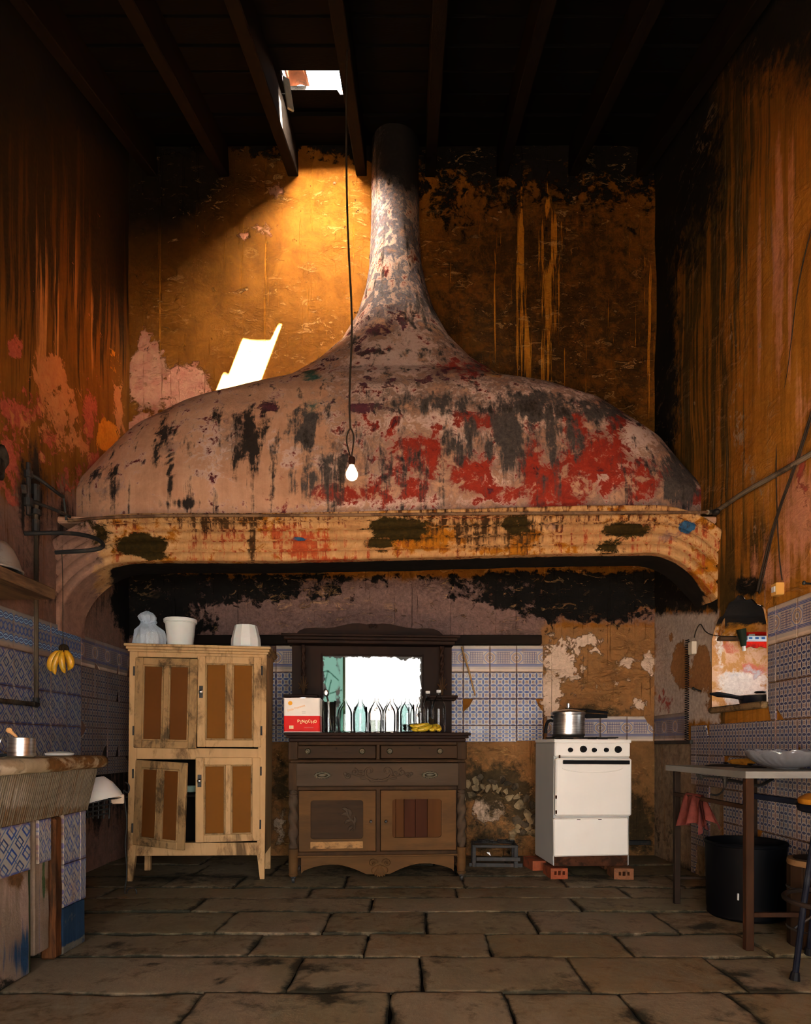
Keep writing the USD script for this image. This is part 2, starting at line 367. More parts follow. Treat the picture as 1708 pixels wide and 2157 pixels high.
i = blobs(x, y, [(88, 560, 14, 330, 1.0, 6), (120, 640, 6, 220, 0.85, 6), (195, 560, 5, 260, 0.75, 6), (160, 520, 8, 200, 0.6, 6), (40, 500, 6, 300, 0.5, 6)])
b = blobs(x, y, [(30, 730, 22, 30, 0.8, 3), (40, 860, 80, 60, 0.62, 3), (190, 880, 26, 80, 0.75), (205, 980, 30, 50, 0.66), (20, 960, 60, 120, 0.56), (110, 930, 60, 60, 0.5), (150, 1000, 60, 60, .5)])
c = blobs(x, y, [(110, 790, 45, 60, 0.75, 3), (130, 860, 60, 70, 0.72), (150, 930, 50, 60, 0.6), (250, 860, 18, 80, 0.7), (70, 900, 60, 80, 0.45)])
e = blobs(x, y, [(225, 920, 30, 45, 0.85, 3), (240, 760, 30, 60, 0.5)])
d = np.clip((y - 950) / 160, 0, 0.75)
f = blobs(x, y, [(70, 1040, 40, 130, 0.75, 3), (130, 1090, 40, 60, 0.5), (60, 1180, 40, 60, 0.45), (100, 1260, 70, 20, .5), (200, 1260, 80, 60, 0.4), (200, 1640, 120, 120, .75, 3)])
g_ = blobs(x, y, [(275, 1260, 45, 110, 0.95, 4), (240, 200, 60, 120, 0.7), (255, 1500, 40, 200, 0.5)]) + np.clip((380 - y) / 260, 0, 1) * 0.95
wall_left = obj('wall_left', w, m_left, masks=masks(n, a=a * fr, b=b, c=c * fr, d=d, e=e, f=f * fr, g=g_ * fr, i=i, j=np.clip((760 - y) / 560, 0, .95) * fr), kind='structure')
rec = [stone(900 + k, (0.035, 0.06, 0.06)) for k in range(9)]
rec = cat_([move(q, (XL - 0.07 - 0.02 * (k % 3), hc[1] + 0.09 * math.cos(k * 2.1) * (k > 0), hc[2] + 0.09 * math.sin(k * 2.1) * (k > 0))) for k, q in enumerate(rec)] + [cbox(XL - 0.19, XL - 0.10, hc[1] - .2, hc[1] + .2, hc[2] - .2, hc[2] + .2)] + [cbox(XL - .12, XL - .03, hc[1] + a, hc[1] + b, hc[2] + c, hc[2] + d) for a, b, c, d in ((-.2, -.11, -.2, .2), (.11, .2, -.2, .2), (-.2, .2, -.2, -.125), (-.2, .2, .125, .2))])
m_rubble = simple('rubble_core', (58, 48, 40), 0.95, scale=20, bump=0.6, var=0.5)
obj('rubble_core', rec, m_rubble, wall_left)

# ---- right wall with the window niche
NY0, NY1, NZ0 = 3.676, 4.345, 1.137
arc = [(NY1, NZ0), (NY0, NZ0), (NY0, 1.56)] + [(NY0 + (NY1 - NY0) * t, 1.58 + 0.20 * math.sin(PI * t) ** 0.7 + .022 * math.sin(t * 23) * math.sin(t * 9 + 1)) for t in np.linspace(0.05, 0.95, 22)] + [(NY1, 1.58)]
niche = sg.Polygon(arc).buffer(0)
def f_right(u, v): return np.stack([XR + 0.04 * (fbm(np.stack([u * 1.7, v * 1.7, u * 0 + 9], 1), 3, 6) - 0.5) * np.clip((v - 1.95) * 4, 0.05, 1), u, v * np.where(v < 2.4, 1.0, 1 + (v - 2.4) / 2.9 * (roof(u) / 5.3 - 1))], 1)
w = grid(np.r_[L(YF - .1, 2.6, 18), L(2.65, YB + .1, 150)], np.r_[L(-.1, 2.4, 140), L(2.42, 5.5, 120)], f_right, [niche])
x, y = pix(w.vertices); n = len(x); fr = (w.vertices[:, 1] > 2.4)
under = (y > 1180) & (x < 1512)
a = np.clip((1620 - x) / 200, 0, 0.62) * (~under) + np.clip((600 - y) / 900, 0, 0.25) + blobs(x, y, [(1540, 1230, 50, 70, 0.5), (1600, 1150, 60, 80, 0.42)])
b = blobs(x, y, [(1690, 1080, 70, 160, 0.72), (1640, 560, 14, 330, 0.62, 4), (1665, 500, 9, 330, 0.6, 4), (1600, 620, 8, 260, 0.4, 4), (1640, 1200, 60, 60, 0.62), (1700, 850, 30, 120, 0.55), (1580, 1180, 30, 50, 0.3)])
c = blobs(x, y, [(1555, 900, 30, 130, 0.42), (1590, 1010, 30, 80, 0.4), (1420, 870, 25, 40, 0.4), (1545, 660, 25, 80, 0.35)])
d = rects(x, y, [(1376, 1512, 1290, 1520, 0.95)], soft=20) * 1.0
e = blobs(x, y, [(1435, 1400, 22, 55, 0.85, 4), (1478, 1410, 26, 55, 0.85, 4), (1460, 1440, 40, 25, 0.7), (1497, 1440, 16, 70, 0.7), (1412, 1345, 8, 18, 0.6), (1560, 1225, 30, 30, 0.3)]) * under
f = rects(x, y, [(1370, 1520, 1555, 1900, 0.95)], soft=14)
g_ = np.maximum(rects(x, y, [(1370, 1520, 1150, 1288, 1.05)], soft=26) * under, blobs(x, y, [(1385, 760, 55, 420, 0.85, 3), (1400, 300, 140, 330, 0.9, 3)]) * (~under))
g_ = np.maximum(g_, blobs(x, y, [(1575, 1235, 45, 26, 0.85, 3), (1400, 1760, 60, 60, 0.4), (1440, 1830, 90, 30, .55)]))
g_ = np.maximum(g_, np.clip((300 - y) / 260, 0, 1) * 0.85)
h = rects(x, y, [(1495, 2200, 1845, 2400, 0.9)], soft=8) * fr
i = blobs(x, y, [(1400, 1480, 30, 40, 0.5), (1690, 1010, 30, 80, 0.4)])
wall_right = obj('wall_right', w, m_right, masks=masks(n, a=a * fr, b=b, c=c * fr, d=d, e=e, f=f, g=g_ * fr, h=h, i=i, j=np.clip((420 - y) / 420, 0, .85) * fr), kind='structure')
# niche lining: jambs, arch, sill; the window opening stands at its end
ring = np.array(niche.exterior.coords)[:-1]
k = len(ring); D = 0.40
V, Fq = [], []
for s in np.linspace(0, 1, 14):
    V.append(np.stack([np.full(k, XR - 0.004 + D * s), ring[:, 0], ring[:, 1]], 1))
def dense(r, step=0.03):
    o = []
    for p, q in zip(r, np.roll(r, -1, 0)):
        m = max(1, int(np.linalg.norm(q - p) / step)); o += [p + (q - p) * t / m for t in range(m)]
    return np.array(o)
ring = dense(ring); k = len(ring); V = []
S = np.linspace(0, 1, 14)
for s in S: V.append(np.stack([np.full(k, XR - 0.012 + D * s), ring[:, 0], ring[:, 1]], 1))
for i0 in range(len(S) - 1):
    for q in range(k): Fq.append([i0 * k + q, i0 * k + (q + 1) % k, (i0 + 1) * k + (q + 1) % k, (i0 + 1) * k + q])
w = tm(np.vstack(V), Fq); v = w.vertices; n = len(v)
w.vertices += 0.03 * (np.stack([fbm(v * 5 + q, 3, 11 + q) for q in range(3)], 1) - 0.5) * np.array([0, 1, 1]) * np.clip((v[:, :1] - XR - .03) / .06, 0, 1)
x, y = pix(v)
m_niche = plaster('niche_plaster', [(150, 98, 50), (172, 122, 72), (188, 146, 100)], [
    ('e', (206, 172, 146), (180, 128, 92), 'mix', 2.2, 0.1), ('a', (214, 200, 188), (184, 168, 158), 'mix', 1.5, 0.10), ('b', (168, 80, 60), (186, 112, 90), 'mix', 1.6, 0.08),
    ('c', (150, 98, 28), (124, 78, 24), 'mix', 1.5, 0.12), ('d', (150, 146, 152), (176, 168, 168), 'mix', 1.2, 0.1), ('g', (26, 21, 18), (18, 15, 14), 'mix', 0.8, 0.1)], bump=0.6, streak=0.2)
obj('window_niche', w, m_niche, wall_right, masks=masks(n, a=blobs(x, y, [(1570, 1450, 60, 50, 0.9, 3), (1515, 1340, 10, 90, 0.7)]), b=blobs(x, y, [(1580, 1410, 40, 16, 0.75), (1560, 1360, 60, 20, .4)]), c=blobs(x, y, [(1560, 1310, 90, 30, 0.85)]), d=blobs(x, y, [(1565, 1415, 60, 20, 0.5)]), e=np.full(n, .42),
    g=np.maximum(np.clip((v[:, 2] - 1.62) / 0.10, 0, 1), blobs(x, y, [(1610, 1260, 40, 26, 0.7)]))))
m_grime_wood = simple('grimy_wood', (66, 48, 34), 0.75, scale=10, stretch=(1, 1, 8), dirt=(30, 24, 20), dirt_amt=0.45, bump=0.4)
obj('lintel', cbox(XR + 0.02, XR + D, NY1 - 0.05, NY1 + 0.01, 1.575, 1.60, 0.003), m_grime_wood, wall_right)
obj('sill', cbox(XR - 0.035, XR + D, NY0 + 0.01, NY1 + 0.0, NZ0 - 0.035, NZ0 + 0.004, 0.008), simple('sill_stone', (104, 84, 60), 0.85, scale=16, dirt=(50, 40, 28), bump=0.5), wall_right)
# end of the niche: plaster round the opening and the frame of the window
end = sg.Polygon(arc).buffer(0.03).difference(sg.box(NY0 + 0.05, NZ0 + 0.02, NY1 - 0.05, 1.56))
obj('wall_end', move(prism(end, 0.05, 'x'), (XR + D - 0.015, 0, 0)), m_front, wall_right)
m_whitewood = simple('white_painted_wood', (214, 208, 200), 0.55, var=0.1, dirt=(150, 138, 122), dirt_amt=0.35)
fr_ = sg.box(NY0 + 0.05, NZ0 + 0.02, NY1 - 0.05, 1.56); win = thing('window_1', None, None); tagp(win, kind='structure')
obj('window_frame', move(prism(fr_.difference(fr_.buffer(-0.03)), 0.04, 'x'), (XR + D - 0.01, 0, 0)), m_whitewood, win)
obj('shutter', cbox(XR + D - .30, XR + D - .015, NY0 + 0.055, NY0 + 0.075, NZ0 + .02, 1.55, 0.004), m_whitewood, win)
obj('added_sun_block', cbox(XR + D + .04, XR + D + .75, NY0 - .6, NY1 + .6, 1.86, 1.90), m_front, win)  # unseen slab added to keep the sun out of the window

# ---- front wall behind the camera with the doorway that lights the room
DX0, DX1, DZ = -1.40, 1.5, 1.95
fw = sg.box(XL - .3, -.1, XR + .3, roof(YF) + .3).difference(sg.box(DX0, -0.1, DX1, DZ))
obj('wall_front', move(prism(fw, 0.30), (0, YF - 0.30, 0)), m_front, kind='structure')
m_greendoor = simple('green_door_paint', (112, 148, 132), 0.5, var=0.12)
g = G(); m_pane = g.done('green_door_glass', g.add('mix_closure', fac=.06, closure1=g.add('transparent_bsdf', color=(.30, .42, .38)).BSDF, closure2=g.add('glossy_bsdf', roughness=.05).BSDF).closure)
g = G(); m_pane2 = g.done('pale_door_glass', g.add('mix_closure', fac=.06, closure1=g.add('transparent_bsdf', color=(.62, .72, .68)).BSDF, closure2=g.add('glossy_bsdf', roughness=.05).BSDF).closure)
dr = thing('door_1', None, None); tagp(dr, kind='structure')
obj('door_leaf', [cbox(-.67, -.63, YF - .09, YF - .05, 0.0, 1.95), cbox(-.19, -.15, YF - .09, YF - .05, 0.0, 1.95), cbox(-.63, -.19, YF - .09, YF - .05, 0.0, .5), cbox(-.63, -.19, YF - .09, YF - .05, 1.91, 1.95)], m_greendoor, dr)
obj('pane', cbox(-.64, -.18, YF - .072, YF - .066, .48, 1.93, .001), m_pane, dr)
for k in range(6): obj('pane_ornament', tube([(-.41, YF - .07, 1.35 if k < 3 else 1.7), (-.41 + .22 * math.cos(k * PI / 3 + .3), YF - .07, (1.35 if k < 3 else 1.7) + .22 * math.sin(k * PI / 3 + .3))], .012, 6), m_pane2, dr)

# ---- ceiling: boards on rafters, a hole broken through the boards
HX0, HX1, HY0, HY1 = -0.88, -0.475, 4.53, 4.775
m_ceil = simple('sooty_board', (9, 8, 8), 0.9, scale=6, stretch=(1, 6, 6), var=0.5, dirt=(8, 7, 7), dirt_amt=0.55, bump=0.4)
m_raft = simple('sooty_rafter', (19, 14, 11), 0.85, scale=6, stretch=(8, 1, 8), var=0.5, dirt=(10, 8, 8), dirt_amt=0.5, bump=0.4)
deck = sg.box(XL - .4, YF - .5, XR + .4, YB + .4).difference(sg.Polygon([(HX0, HY0), (HX1, HY0), (HX1, HY1 + .02), (HX1 - .035, HY1 + .02), (HX1 - .05, HY1 - .03), (HX0, HY1 - .03)]))
q = trimesh.creation.extrude_polygon(deck, 0.03, engine='earcut'); v = q.vertices; v[:, 2] += roof(v[:, 1]) + 0.055; q.vertices = v
ceiling = obj('ceiling', q, m_ceil, kind='structure', smooth=False)
ys = np.arange(3.50, YB, 0.245)
for kk, y0 in enumerate(ys):
    y1 = min(y0 + 0.236, YB + .02); dz = RNG.uniform(-.006, .006)
    spans = [(XL, XR)]
    if y1 > HY0 and y0 < HY1: spans = [(XL, HX0), (HX1, XR)]
    for s0, s1 in spans:
        ym = (y0 + y1) / 2
        b = cbox(s0, s1, -(y1 - y0) / 2, (y1 - y0) / 2, 0, 0.03, 0.003)
        obj('ceiling_board', move(b, (0, ym, roof(ym) + 0.012 + dz), rx=math.atan(RS)), m_ceil, ceiling)
for xr in (-2.1, -1.52, -0.955, -0.40, 0.16, 0.74, 1.32, 1.88):
    obj('rafter', bar((xr, YF, roof(YF) - .11), (xr, YB, roof(YB) - .11), 0.085, 0.23, bev=.006), m_raft, ceiling)
obj('lit_rafter_strip', bar((-0.845, 4.50, roof(4.5) - .02), (-0.80, 4.43, roof(4.5) - .30), 0.045, 0.014), simple('lit_strip_tone', (190, 178, 160), 0.8), ceiling)  # pale strip standing for the rafter side lit through the hole
m_rooftile = simple('clay_roof_tile', (186, 128, 96), 0.9, scale=9, dirt=(120, 96, 84), bump=0.4)
for kk, (tx, ty) in enumerate(((-0.805, 4.70), (-0.62, 5.02), (-0.46, 5.04))):   # barrel roof tiles over the hole, one of them slipped away
    a_ = np.linspace(0.1, PI - 0.1, 9); rad = 0.075
    pr_ = np.r_[np.stack([np.cos(a_) * rad, np.sin(a_) * rad], 1), np.stack([np.cos(a_[::-1]) * (rad - .014), np.sin(a_[::-1]) * (rad - .014)], 1)]
    t_ = prism(pr_, 0.30)
    obj('roof_tile', move(t_, (tx, ty - .15 + .05, roof(ty) + 0.075), rx=0.33), m_rooftile, ceiling)

# ---- floor of worn flagstones
m_floor = plaster('flagstone', [(82, 73, 52), (101, 90, 66), (116, 103, 80)], [
    ('b', (116, 101, 82), (102, 88, 71), 'big', 0.6, 0.3),
    ('c', (100, 76, 44), (88, 68, 42), 'mix', 1.0, 0.25),
    ('a', (40, 36, 24), (28, 26, 18), 'mix', 1.1, 0.18)], streak=0.0, bump=0.45, rough=0.8, grime=0.55, spec=0.15)
m_dirt = simple('joint_dirt', (22, 19, 15), 0.95, scale=30, var=0.4, obj_space=False)
floor = obj('floor', cbox(XL - .4, XR + .4, YF - .4, YB + .4, -0.12, -0.016), m_dirt, kind='structure')
rows = [(5.46, 4.98, None), (4.98, 4.55, None), (4.55, 4.20, None), (4.20, 3.90, [-1.85, -0.62, 0.28, 1.3]), (3.90, 3.585, [-1.196, -.219, .93]), (3.585, 3.166, [-1.75, -.936, -.428, .079, .616, 1.29]),
        (3.166, 2.825, [-.694, -.199, .348, .961, 1.55]), (2.825, 2.42, [-.453, .043, .658, 1.24]), (2.42, 1.98, [-.75, -.07, .338, .755, 1.14])]
yy = 1.98
while yy > YF: rows.append((yy, max(yy - .46, YF - .05), None)); yy -= .46
stain = [(655, 2040, 60, 14, .75), (640, 2085, 22, 25, .8), (690, 2100, 50, 28, .75), (760, 2108, 50, 12, .6), (740, 2075, 60, 14, .5), (560, 2027, 60, 9, .8), (450, 2030, 50, 8, .65), (320, 2030, 24, 5, .7), (250, 1990, 35, 22, .6), (535, 1943, 34, 12, .6), (640, 1938, 30, 6, .55), (610, 1897, 30, 5, .55), (675, 1885, 26, 6, .5),
         (465, 2066, 24, 6, .85), (1495, 1950, 55, 10, .7), (1560, 1965, 60, 8, .5), (1560, 2050, 70, 12, .6), (1640, 2085, 80, 12, .5), (1140, 2090, 60, 10, .55), (820, 2150, 40, 30, .5), (1150, 2065, 24, 20, .5), (1340, 2140, 60, 25, .5), (1560, 2130, 40, 40, .45), (1090, 1925, 90, 10, .35), (880, 1835, 400, 14, .6), (400, 1850, 200, 16, .6), (1250, 1850, 160, 14, .6), (760, 2130, 120, 30, .35), (1000, 2000, 130, 22, .32)]
for ri, (ya, yb, cuts) in enumerate(rows):
    if cuts is None:
        cuts = []; c0 = XL + RNG.uniform(.3, .8)
        while c0 < XR - .2: cuts.append(c0); c0 += RNG.uniform(.45, .85)
    e_ = [XL - .04] + list(cuts) + [XR + .04]
    for x0, x1 in zip(e_[:-1], e_[1:]):
        near = yb > 1.2
        nx, ny = (max(4, int((x1 - x0) / .035)), max(4, int((ya - yb) / .035))) if near else (3, 3)
        sd_ = int(RNG.integers(1 << 30)); dz, tx, ty = RNG.uniform(-.004, .003), RNG.uniform(-.005, .005), RNG.uniform(-.006, .006)
        u, v = np.meshgrid(np.r_[0, .02, L(.05, .95, nx), .98, 1], np.r_[0, .03, L(.06, .94, ny), .97, 1], indexing='ij')
        sk = (RNG.uniform(-.03, .03)) * (cuts != [] and near)
        X = x0 + (x1 - x0) * u; Y = yb + (ya - yb) * v
        # ragged edges, gaps of about a centimetre
        jl = 0.022 * (fbm(np.stack([X * 0 + sd_ % 97, Y * 9, Y * 0], -1), 3, 1) - .35); jr = 0.022 * (fbm(np.stack([X * 0 + sd_ % 89, Y * 9, Y * 0 + 3], -1), 3, 2) - .35)
        jb = 0.030 * (fbm(np.stack([X * 6, X * 0 + sd_ % 83, Y * 0], -1), 3, 3) - .38); jt = 0.030 * (fbm(np.stack([X * 6, X * 0 + sd_ % 79, Y * 0 + 5], -1), 3, 4) - .38)
        X = X + (jl + .0005) * (1 - u) - (jr + .0005) * u; Y = Y + (jb + .0025) * (1 - v) - (jt + .0025) * v
        rim = np.minimum(np.minimum(u, 1 - u) * (x1 - x0), np.minimum(v, 1 - v) * (ya - yb))
        Z = dz + tx * (u - .5) + ty * (v - .5) + 0.010 * (fbm(np.stack([X * 3, Y * 3, X * 0], -1), 3, 8) - .5) - 0.004 * np.exp(-rim / .010)
        a_, b_ = u.shape
        V = np.stack([X, Y, Z], -1).reshape(-1, 3)
        i, j = np.meshgrid(np.arange(a_ - 1), np.arange(b_ - 1), indexing='ij')
        Fq = np.stack([i * b_ + j, (i + 1) * b_ + j, (i + 1) * b_ + j + 1, i * b_ + j + 1], -1).reshape(-1, 4)
        loop = np.r_[np.arange(a_) * b_, (a_ - 1) * b_ + np.arange(1, b_), (np.arange(a_ - 1)[::-1]) * b_ + b_ - 1, np.arange(1, b_ - 1)[::-1]]
        nb = len(V); low_ = V[loop].copy(); low_[:, 2] = -.03
        Fs = [[loop[q], nb + q, nb + (q + 1) % len(loop), loop[(q + 1) % len(loop)]] for q in range(len(loop))]
        V = np.vstack([V, low_]); w = tm(V, np.vstack([Fq, Fs]))
        xx, yy_ = pix(V)
        if near:
            mk = masks(len(V), a=blobs(xx, yy_, stain, 0.15 + RNG.uniform(0, .18)) + 0.42 * np.exp(-np.r_[rim.ravel(), np.zeros(len(loop))] / .012), b=np.full(len(V), RNG.uniform(.3, .65)) + 0.3 * (xx < 560) * (yy_ > 2010), c=np.full(len(V), RNG.uniform(.0, .45)))
        else: mk = masks(len(V), a=np.full(len(V), .2), b=np.full(len(V), RNG.uniform(.2, .7)), c=np.full(len(V), RNG.uniform(0, .4)))
        obj('flagstone', w, m_floor, floor, masks=mk)

# ---- tile materials: every tile is its own mesh; the glaze print is laid by the tile's own 0..1 coordinates
def tile_mat(name, kind, white=(184, 172, 160), blue=(38, 62, 122), brown=(110, 66, 36), dirt=0.4):
    g = G(); st = g.add('attribute', attribute='st').vector
    S = g.add('separate_xyz', vector=st); u, v = S.x, S.y
    p = g.pos(); M = g.m
    wob = M('multiply', M('subtract', g.noise(p, 60, 3), 0.5), 0.02)
    u = M('add', u, wob)
    c = lin(white)
    base = g.ramp(g.noise(p, 9, 6, 0.7), [(0.3, np.array(c) * 0.8), (0.7, c)])
    absm = lambda a: M('absolute', a)
    fr = lambda a, k, o=0.0: M('fraction', M('multiply_add', a, float(k), float(o)))
    dist = lambda a, k, o=0.0: absm(M('subtract', fr(a, k, o), 0.5))          # 0 at the middle of each cell, .5 at its edge
    lay = lambda base, fac, col: g.mix(fac, base, lin(col))
    def less(a, t, s=0.05): return g.step(a, t + s, t - s)
    if kind == 'weave':
        K = 5 if not name.startswith('back') else 4
        def lens(ou, ov, a_, b_, swap=False):
            du, dv = dist(u, K, ou), dist(v, K, ov)
            if swap: du, dv = dv, du
            return M('add', M('power', M('divide', du, a_), 1.4), M('power', M('divide', dv, b_), 1.4))
        base = lay(base, less(lens(0, .5, .44, .19), 1.0, .18), blue)
        base = lay(base, less(lens(.5, 0, .44, .17, True), 1.0, .18), blue)
        r = M('maximum', dist(u, K), dist(v, K))
        base = lay(base, less(r, .17, .03), brown); base = lay(base, less(r, .07, .03), white)
    elif kind == 'medallion':
        uu = M('minimum', u, M('subtract', 1.0, u))                            # distance from the side edges, where the medallions sit
        vv = absm(M('subtract', v, 0.54))
        inband = less(vv, .335, .01)
        chk = M('multiply', g.step(absm(M('sine', M('multiply', u, 15 * PI))), .30, .5), g.step(absm(M('sine', M('multiply', v, 15 * PI))), .30, .5))
        base = lay(base, M('multiply', M('multiply', inband, g.step(vv, .235, .245)), g.step(absm(M('sine', M('multiply', vv, 90.0))), .25, .6)), blue)
        base = lay(base, M('multiply', M('multiply', less(vv, .22, .01), g.step(uu, .24, .26)), M('subtract', 1.0, chk)), (66, 82, 140))
        base = lay(base, M('multiply', M('multiply', less(vv, .22, .01), g.step(uu, .24, .26)), less(chk, .02, .02)), (60, 50, 84))
        oc = M('maximum', M('maximum', uu, vv), M('multiply', M('add', uu, vv), 0.72))
        base = lay(base, M('multiply', less(oc, .235, .01), inband), (84, 100, 150)); base = lay(base, less(oc, .205, .01), (190, 166, 140))
        d2 = M('sqrt', M('add', M('multiply', uu, uu), M('multiply', vv, vv)))
        base = lay(base, M('multiply', less(oc, .20, .01), less(absm(M('subtract', d2, .15)), .018, .012)), (130, 100, 90))
        base = lay(base, less(d2, .12, .01), (94, 96, 128)); base = lay(base, less(d2, .085, .01), white); base = lay(base, less(d2, .045, .01), (130, 100, 80))
        base = lay(base, less(v, .10, .01), (206, 178, 154))
    elif kind == 'trellis':
        a = M('add', u, v); b = M('subtract', u, v)
        l1 = dist(a, 2.0, .0); l2 = dist(b, 2.0, .0)
        lines = M('maximum', less(l1, .035, .02), less(l2, .035, .02))
        ring = absm(M('subtract', M('add', dist(u, 2, .25), dist(v, 2, .25)), .26))
        ring2 = absm(M('subtract', M('add', dist(u, 2, .75), dist(v, 2, .75)), .30))
        base = lay(base, lines, (44, 80, 122)); base = lay(base, less(ring, .05, .02), blue); base = lay(base, less(ring2, .06, .02), (30, 62, 126))
        base = lay(base, M('multiply', less(M('minimum', v, M('subtract', 1.0, v)), .05, .02), less(dist(u, 3, 0), .32, .05)), (34, 58, 118))
    elif kind == 'braid':
        for o in (.80, .27):
            for ph in (0, PI):
                cv = M('multiply_add', M('sine', M('multiply_add', u, 4 * PI, ph)), .055, o)
                dd = absm(M('subtract', v, cv))
                base = lay(base, less(dd, .045, .01), (34, 72, 134)); base = lay(base, less(dd, .015, .008), (150, 180, 200))
        z = M('pingpong', M('multiply', u, 5.0), 0.5)
        b1 = M('multiply', g.step(v, .40, .41), less(v, .66, .01))
        t1 = absm(M('subtract', M('subtract', v, .41), M('multiply', z, .20))); t2 = absm(M('subtract', M('subtract', .66, v), M('multiply', z, .20)))
        base = lay(base, M('multiply', b1, M('maximum', less(t1, .030, .012), less(t2, .030, .012))), (44, 70, 128))
        rr_ = M('add', M('multiply', absm(M('subtract', v, .535)), 2.4), dist(u, 5, 0))
        base = lay(base, less(absm(M('subtract', rr_, .2)), .05, .02), (44, 80, 140))
        base = lay(base, less(v, .13, .01), (150, 126, 108))
    n1 = g.noise(p, 7, 9, 0.72, 0.5)
    base = g.mix(g.m('multiply', g.step(n1, 0.62 - 0.12 * dirt, 0.74), 0.8), base, lin((128, 92, 62)))
    ed = M('minimum', M('minimum', u, M('subtract', 1.0, u)), M('minimum', v, M('subtract', 1.0, v)))
    base = g.mix(M('multiply', g.step(M('add', ed, M('multiply', M('subtract', n1, .5), .25)), .05, -.03), .8), base, lin((112, 80, 54)))
    base = g.mix(M('multiply', g.step(g.noise(p, 2.2, 5, .6), .35, .75), dirt), base, g.mix(1.0, base, (.55, .5, .46), 'multiply'))
    return g.done(name, g.pr(base_color=base, roughness=g.ramp(n1, [(.3, .32), (.7, .7)]), normal=g.bump(n1, .12, .01)))
t_weave_b = tile_mat('back_weave_tile', 'weave', (190, 180, 170), (44, 66, 124)); t_med = tile_mat('medallion_tile', 'medallion', (186, 166, 150))
t_weave = tile_mat('weave_tile', 'weave', (164, 154, 146), (24, 36, 80)); t_trel = tile_mat('trellis_tile', 'trellis', (150, 142, 134), (34, 56, 100)); t_braid = tile_mat('braid_tile', 'braid', (136, 128, 122))
t_weave_dk = tile_mat('sooty_weave_tile', 'weave', (150, 138, 128), (34, 40, 72), dirt=.9); t_med_dk = tile_mat('sooty_medallion_tile', 'medallion', (136, 122, 112), dirt=.9)
TILE_F = None
def tile(parent, mat, o, du, dv, nrm, gap=.0018, t=.012, chip=0):
    """A tile whose lower left corner is o, with sides du and dv and the glaze towards nrm."""
    o, du, dv, nrm = (np.asarray(q, float) for q in (o, du, dv, nrm))
    Lu, Lv = np.linalg.norm(du), np.linalg.norm(dv); eu, ev = du / Lu, dv / Lv
    o = o + eu * gap + ev * gap; a, b = Lu - 2 * gap, Lv - 2 * gap
    poly = np.array([(0, 0), (a, 0), (a, b), (0, b)], float)
    if chip:
        r = np.random.default_rng(chip); c = int(r.integers(4)); s1, s2 = r.uniform(.2, .5, 2)
        p0, pp, pn = poly[c], poly[c - 1], poly[(c + 1) % 4]
        mid = p0 + (pp - p0) * s1 * .6 + (pn - p0) * s2 * .6
        poly = np.vstack([poly[:c], [p0 + (pp - p0) * s1, mid, p0 + (pn - p0) * s2], poly[c + 1:]])
    k = len(poly); c2 = poly.mean(0); inn = poly + (c2 - poly) * np.minimum(.0022 / np.linalg.norm(c2 - poly, axis=1, keepdims=True) * 1.4, .2)
    tl = RNG.uniform(-.0014, .0014, 2); dz = RNG.uniform(0, .0022)
    lift = lambda q, h: o + q[:, :1] * eu + q[:, 1:] * ev + nrm * (h + dz + (q[:, :1] / a - .5) * tl[0] + (q[:, 1:] / b - .5) * tl[1])
    V = np.vstack([lift(poly, 0 * poly[:, :1]), lift(poly, t - .002 + 0 * poly[:, :1]), lift(inn, t + 0 * poly[:, :1])])
    Fs = []
    for q in range(k):
        r_ = (q + 1) % k; Fs += [[q, r_, k + r_], [q, k + r_, k + q], [k + q, k + r_, 2 * k + r_], [k + q, 2 * k + r_, 2 * k + q]]
    Fs += [[2 * k, 2 * k + q, 2 * k + q + 1] for q in range(1, k - 1)]
    uv = np.vstack([poly / [a, b], poly / [a, b], inn / [a, b]])
    return obj('tile', tm(V, Fs), mat, parent, smooth=False, uv=uv)

# back wall: four rows between the cupboard and the stove, a border row behind the stove
TB = 0.2165
zt = P(0, 1360, YB)[2]
for c_ in range(15):
    xg = P(1143.5, 0, YB)[0] - TB * (c_ + 1)
    for r_ in range(4):
        hgt = TB if r_ < 3 else TB * .62
        if r_ == 3 and c_ in (0, 1): hgt = TB * (.62 if c_ else .58)
        ch = 0 if RNG.random() > .22 else 17 + c_ * 7 + r_
        tile(wall_back, t_med if r_ == 0 else t_weave_b, (xg, YB - .004, zt - TB * r_ - hgt), (TB, 0, 0), (0, 0, hgt), (0, -1, 0), chip=ch)
zb = P(0, 1562, YB)[2]
for c_ in range(4):
    xg = P(1375, 0, YB)[0] - TB * (c_ + 1)
    tile(wall_back, t_med, (xg, YB - .004, zb), (TB, 0, 0), (0, 0, TB * .95), (0, -1, 0), chip=5 if c_ == 0 else 0)
# right wall: from the niche towards the camera and low along the whole wall
c_ = 0; RT = 0.2065
cols = [3.592 + .2 * k for k in range(-7, 6)]
for ci, yc in enumerate(cols):
    for r_ in range(8):
        z1 = 1.652 - RT * r_; z0 = z1 - RT
        y0, y1 = yc, yc + .2
        if y0 > 4.62: continue
        y1 = min(y1, 4.68)
        if y1 > NY0 + .002 and z1 > 1.145:
            if y0 >= NY0 - .03: continue
            y1 = NY0 - .002
        if y1 - y0 < .02: continue
        if y0 > NY0 and z0 < .20 and RNG.random() < .3: continue
        if y0 > 4.1 and r_ in (5,) and RNG.random() < .4: continue
        if abs(y0 - 4.192) < .05 and r_ == 6: continue
        tile(wall_right, t_med if r_ == 0 else t_weave, (XR + .004, y1, z0), (0, y0 - y1, 0), (0, 0, RT), (-1, 0, 0), chip=0 if RNG.random() > .2 else 300 + ci * 9 + r_)
